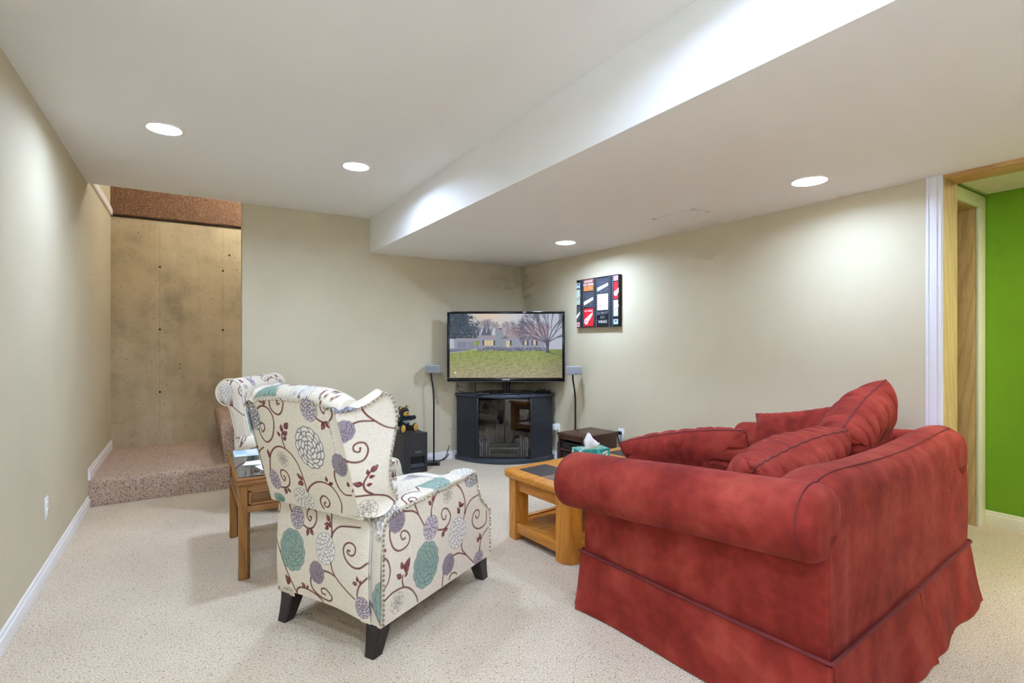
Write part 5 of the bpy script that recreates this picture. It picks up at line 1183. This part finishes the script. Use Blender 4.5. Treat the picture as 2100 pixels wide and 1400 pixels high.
# ================================================================== WALL PRINT
wp = thing('wall_print', 'square canvas print of film strips with hockey pictures on the right wall', 'wall art', (XR, 3.655, 1.374), R_(-90))     # local x along the wall to the right, y out of the wall negative
PW, PH = 0.585, 0.465
cv = Cv(0, PW, 0, PH, 0.0016, (22, 24, 30))
def R4(u0, u1, v0, v1, c): cv.rect(u0 * PW, u1 * PW, (1 - v1) * PH, (1 - v0) * PH, c)
def Q(pts, c): cv.poly([(u * PW, (1 - v) * PH) for u, v in pts], c)
def L_(pts, w, c): cv.line([(u * PW, (1 - v) * PH) for u, v in pts], w, w, c)
for u in (0.137, 0.463, 0.822): R4(u - 0.004, u + 0.004, 0, 1, (60, 82, 100))
for u in (0.100, 0.168, 0.433, 0.497, 0.788, 0.862):
    for k in range(27): cv.rect(u * PW - 0.0028, u * PW + 0.0028, (0.02 + k * 0.0365) * PH - 0.0024, (0.02 + k * 0.0365) * PH + 0.0024, (222, 226, 230))
def arena(u0, u1, v0, v1, seed):
    rg = np.random.RandomState(seed); R4(u0, u1, v0, v1, (62, 66, 76))
    for k in range(160): cv.ell(rg.uniform(u0, u1) * PW, (1 - rg.uniform(v0, v1)) * PH, 0.004, 0.002, rg.uniform(0, 3), [(40, 44, 52), (96, 96, 106), (78, 82, 92), (120, 112, 112)][rg.randint(4)])
    d = v1 - v0; Q([(u0, v0 + 0.62 * d), (u1, v0 + 0.36 * d), (u1, v0 + 0.55 * d), (u0 + 0.1 * (u1 - u0), v0 + 0.84 * d), (u0, v0 + 0.84 * d)], (226, 232, 238))
def wheel(uc, vc, s, c1, c2, bg):
    x, y = uc * PW, (1 - vc) * PH
    wg = [(x - 0.1 * s, y + 0.42 * s), (x + 0.35 * s, y + 0.72 * s), (x + 1.5 * s, y + 1.35 * s), (x + 1.42 * s, y + 0.95 * s), (x + 1.2 * s, y + 0.7 * s), (x + 1.0 * s, y + 0.42 * s), (x + 0.75 * s, y + 0.15 * s), (x + 0.4 * s, y - 0.1 * s)]
    cv.poly(wg, c1)
    for k in range(4): cv.line([(x + (0.2 + 0.16 * k) * s, y + (0.5 - 0.17 * k) * s), (x + (1.28 - 0.12 * k) * s, y + (1.1 - 0.22 * k) * s)], 0.0026, 0.0018, c2)
    cv.ell(x, y, 0.5 * s, 0.5 * s, 0, c1, c2, 0.0028); cv.ell(x, y, 0.3 * s, 0.3 * s, 0, c1, c2, 0.0026); cv.ell(x, y, 0.1 * s, 0.1 * s, 0, c2)
    for k in range(4): a = k * PI / 4; cv.line([(x - 0.3 * s * math.cos(a), y - 0.3 * s * math.sin(a)), (x + 0.3 * s * math.cos(a), y + 0.3 * s * math.sin(a))], 0.002, 0.002, c2)
RED = (206, 36, 44); WH = (240, 232, 234)
R4(0.185, 0.415, 0.015, 0.25, (160, 92, 76)); R4(0.185, 0.415, 0.16, 0.25, (216, 126, 60)); wheel(0.29, 0.215, 0.018, WH, RED, None)
arena(0.185, 0.415, 0.27, 0.59, 2); R4(0.185, 0.415, 0.61, 0.98, RED); wheel(0.245, 0.875, 0.062, WH, RED, None)
arena(0.515, 0.765, 0.03, 0.325, 3); R4(0.515, 0.765, 0.345, 0.665, (236, 208, 214)); wheel(0.585, 0.575, 0.062, (240, 214, 218), RED, None)
R4(0.885, 0.985, 0.02, 0.115, (226, 190, 194)); R4(0.885, 0.985, 0.14, 0.47, RED); wheel(0.935, 0.36, 0.05, WH, RED, None)
R4(0.885, 0.985, 0.49, 0.80, (196, 212, 200)); wheel(0.925, 0.67, 0.034, (206, 216, 206), (170, 112, 110), None); R4(0.885, 0.985, 0.86, 0.955, (186, 204, 224)); Q([(0.9, 0.88), (0.97, 0.88), (0.935, 0.92)], (60, 72, 100))
R4(0.0, 0.085, 0.06, 0.17, (176, 200, 222)); Q([(0.01, 0.08), (0.075, 0.08), (0.04, 0.12)], (50, 60, 84)); R4(0.0, 0.085, 0.20, 0.52, (186, 206, 190)); wheel(0.025, 0.40, 0.03, (196, 208, 196), (170, 116, 112), None)
arena(0.0, 0.085, 0.55, 0.86, 6); R4(0.0, 0.085, 0.885, 0.985, (226, 186, 188))
nx_, nz_ = 260, 210; G = np.stack(np.meshgrid(np.linspace(0, PW, nx_), np.linspace(0, PH, nz_), indexing='ij'), -1)
m = MB(); m.grid(np.stack([G[..., 0] - PW / 2, np.full(G.shape[:2], -0.0362), G[..., 1]], -1), c=cv.at(G[..., 0], G[..., 1])); m.build('print', M['print'], wp, colour=True, smooth=False, fix=False)
box('canvas_block', plain('dark_canvas_edge', (36, 32, 30), 0.7), wp, -PW / 2, PW / 2, -0.036, -0.001, 0, PH, 0.003)
def wtxt(s, u, v, size, mat): lettering(s, size, mat, wp, Matrix.Translation((u * PW - PW / 2, -0.0368, (1 - v) * PH)) @ FRONT, depth=0.0003)
M['letw'] = plain('white_print_ink', (244, 240, 238), 0.6, var=0.01); M['letg'] = plain('grey_print_ink', (140, 142, 150), 0.6); M['letr'] = plain('red_print_ink', (196, 44, 50), 0.6)
wtxt('DETROIT', 0.30, 0.06, 0.030, M['letw']); wtxt('RED WINGS', 0.30, 0.125, 0.027, M['letw']); wtxt('RED WINGS', 0.30, 0.665, 0.022, M['letw'])
wtxt('DETROIT', 0.64, 0.73, 0.036, M['letg']); wtxt('RED', 0.64, 0.81, 0.034, M['letg']); wtxt('WINGS', 0.64, 0.90, 0.036, M['letw'])
wtxt('RED', 0.935, 0.045, 0.022, M['letr']); wtxt('WINGS', 0.935, 0.088, 0.017, M['letr']); wtxt('RED', 0.042, 0.935, 0.022, M['letr'])
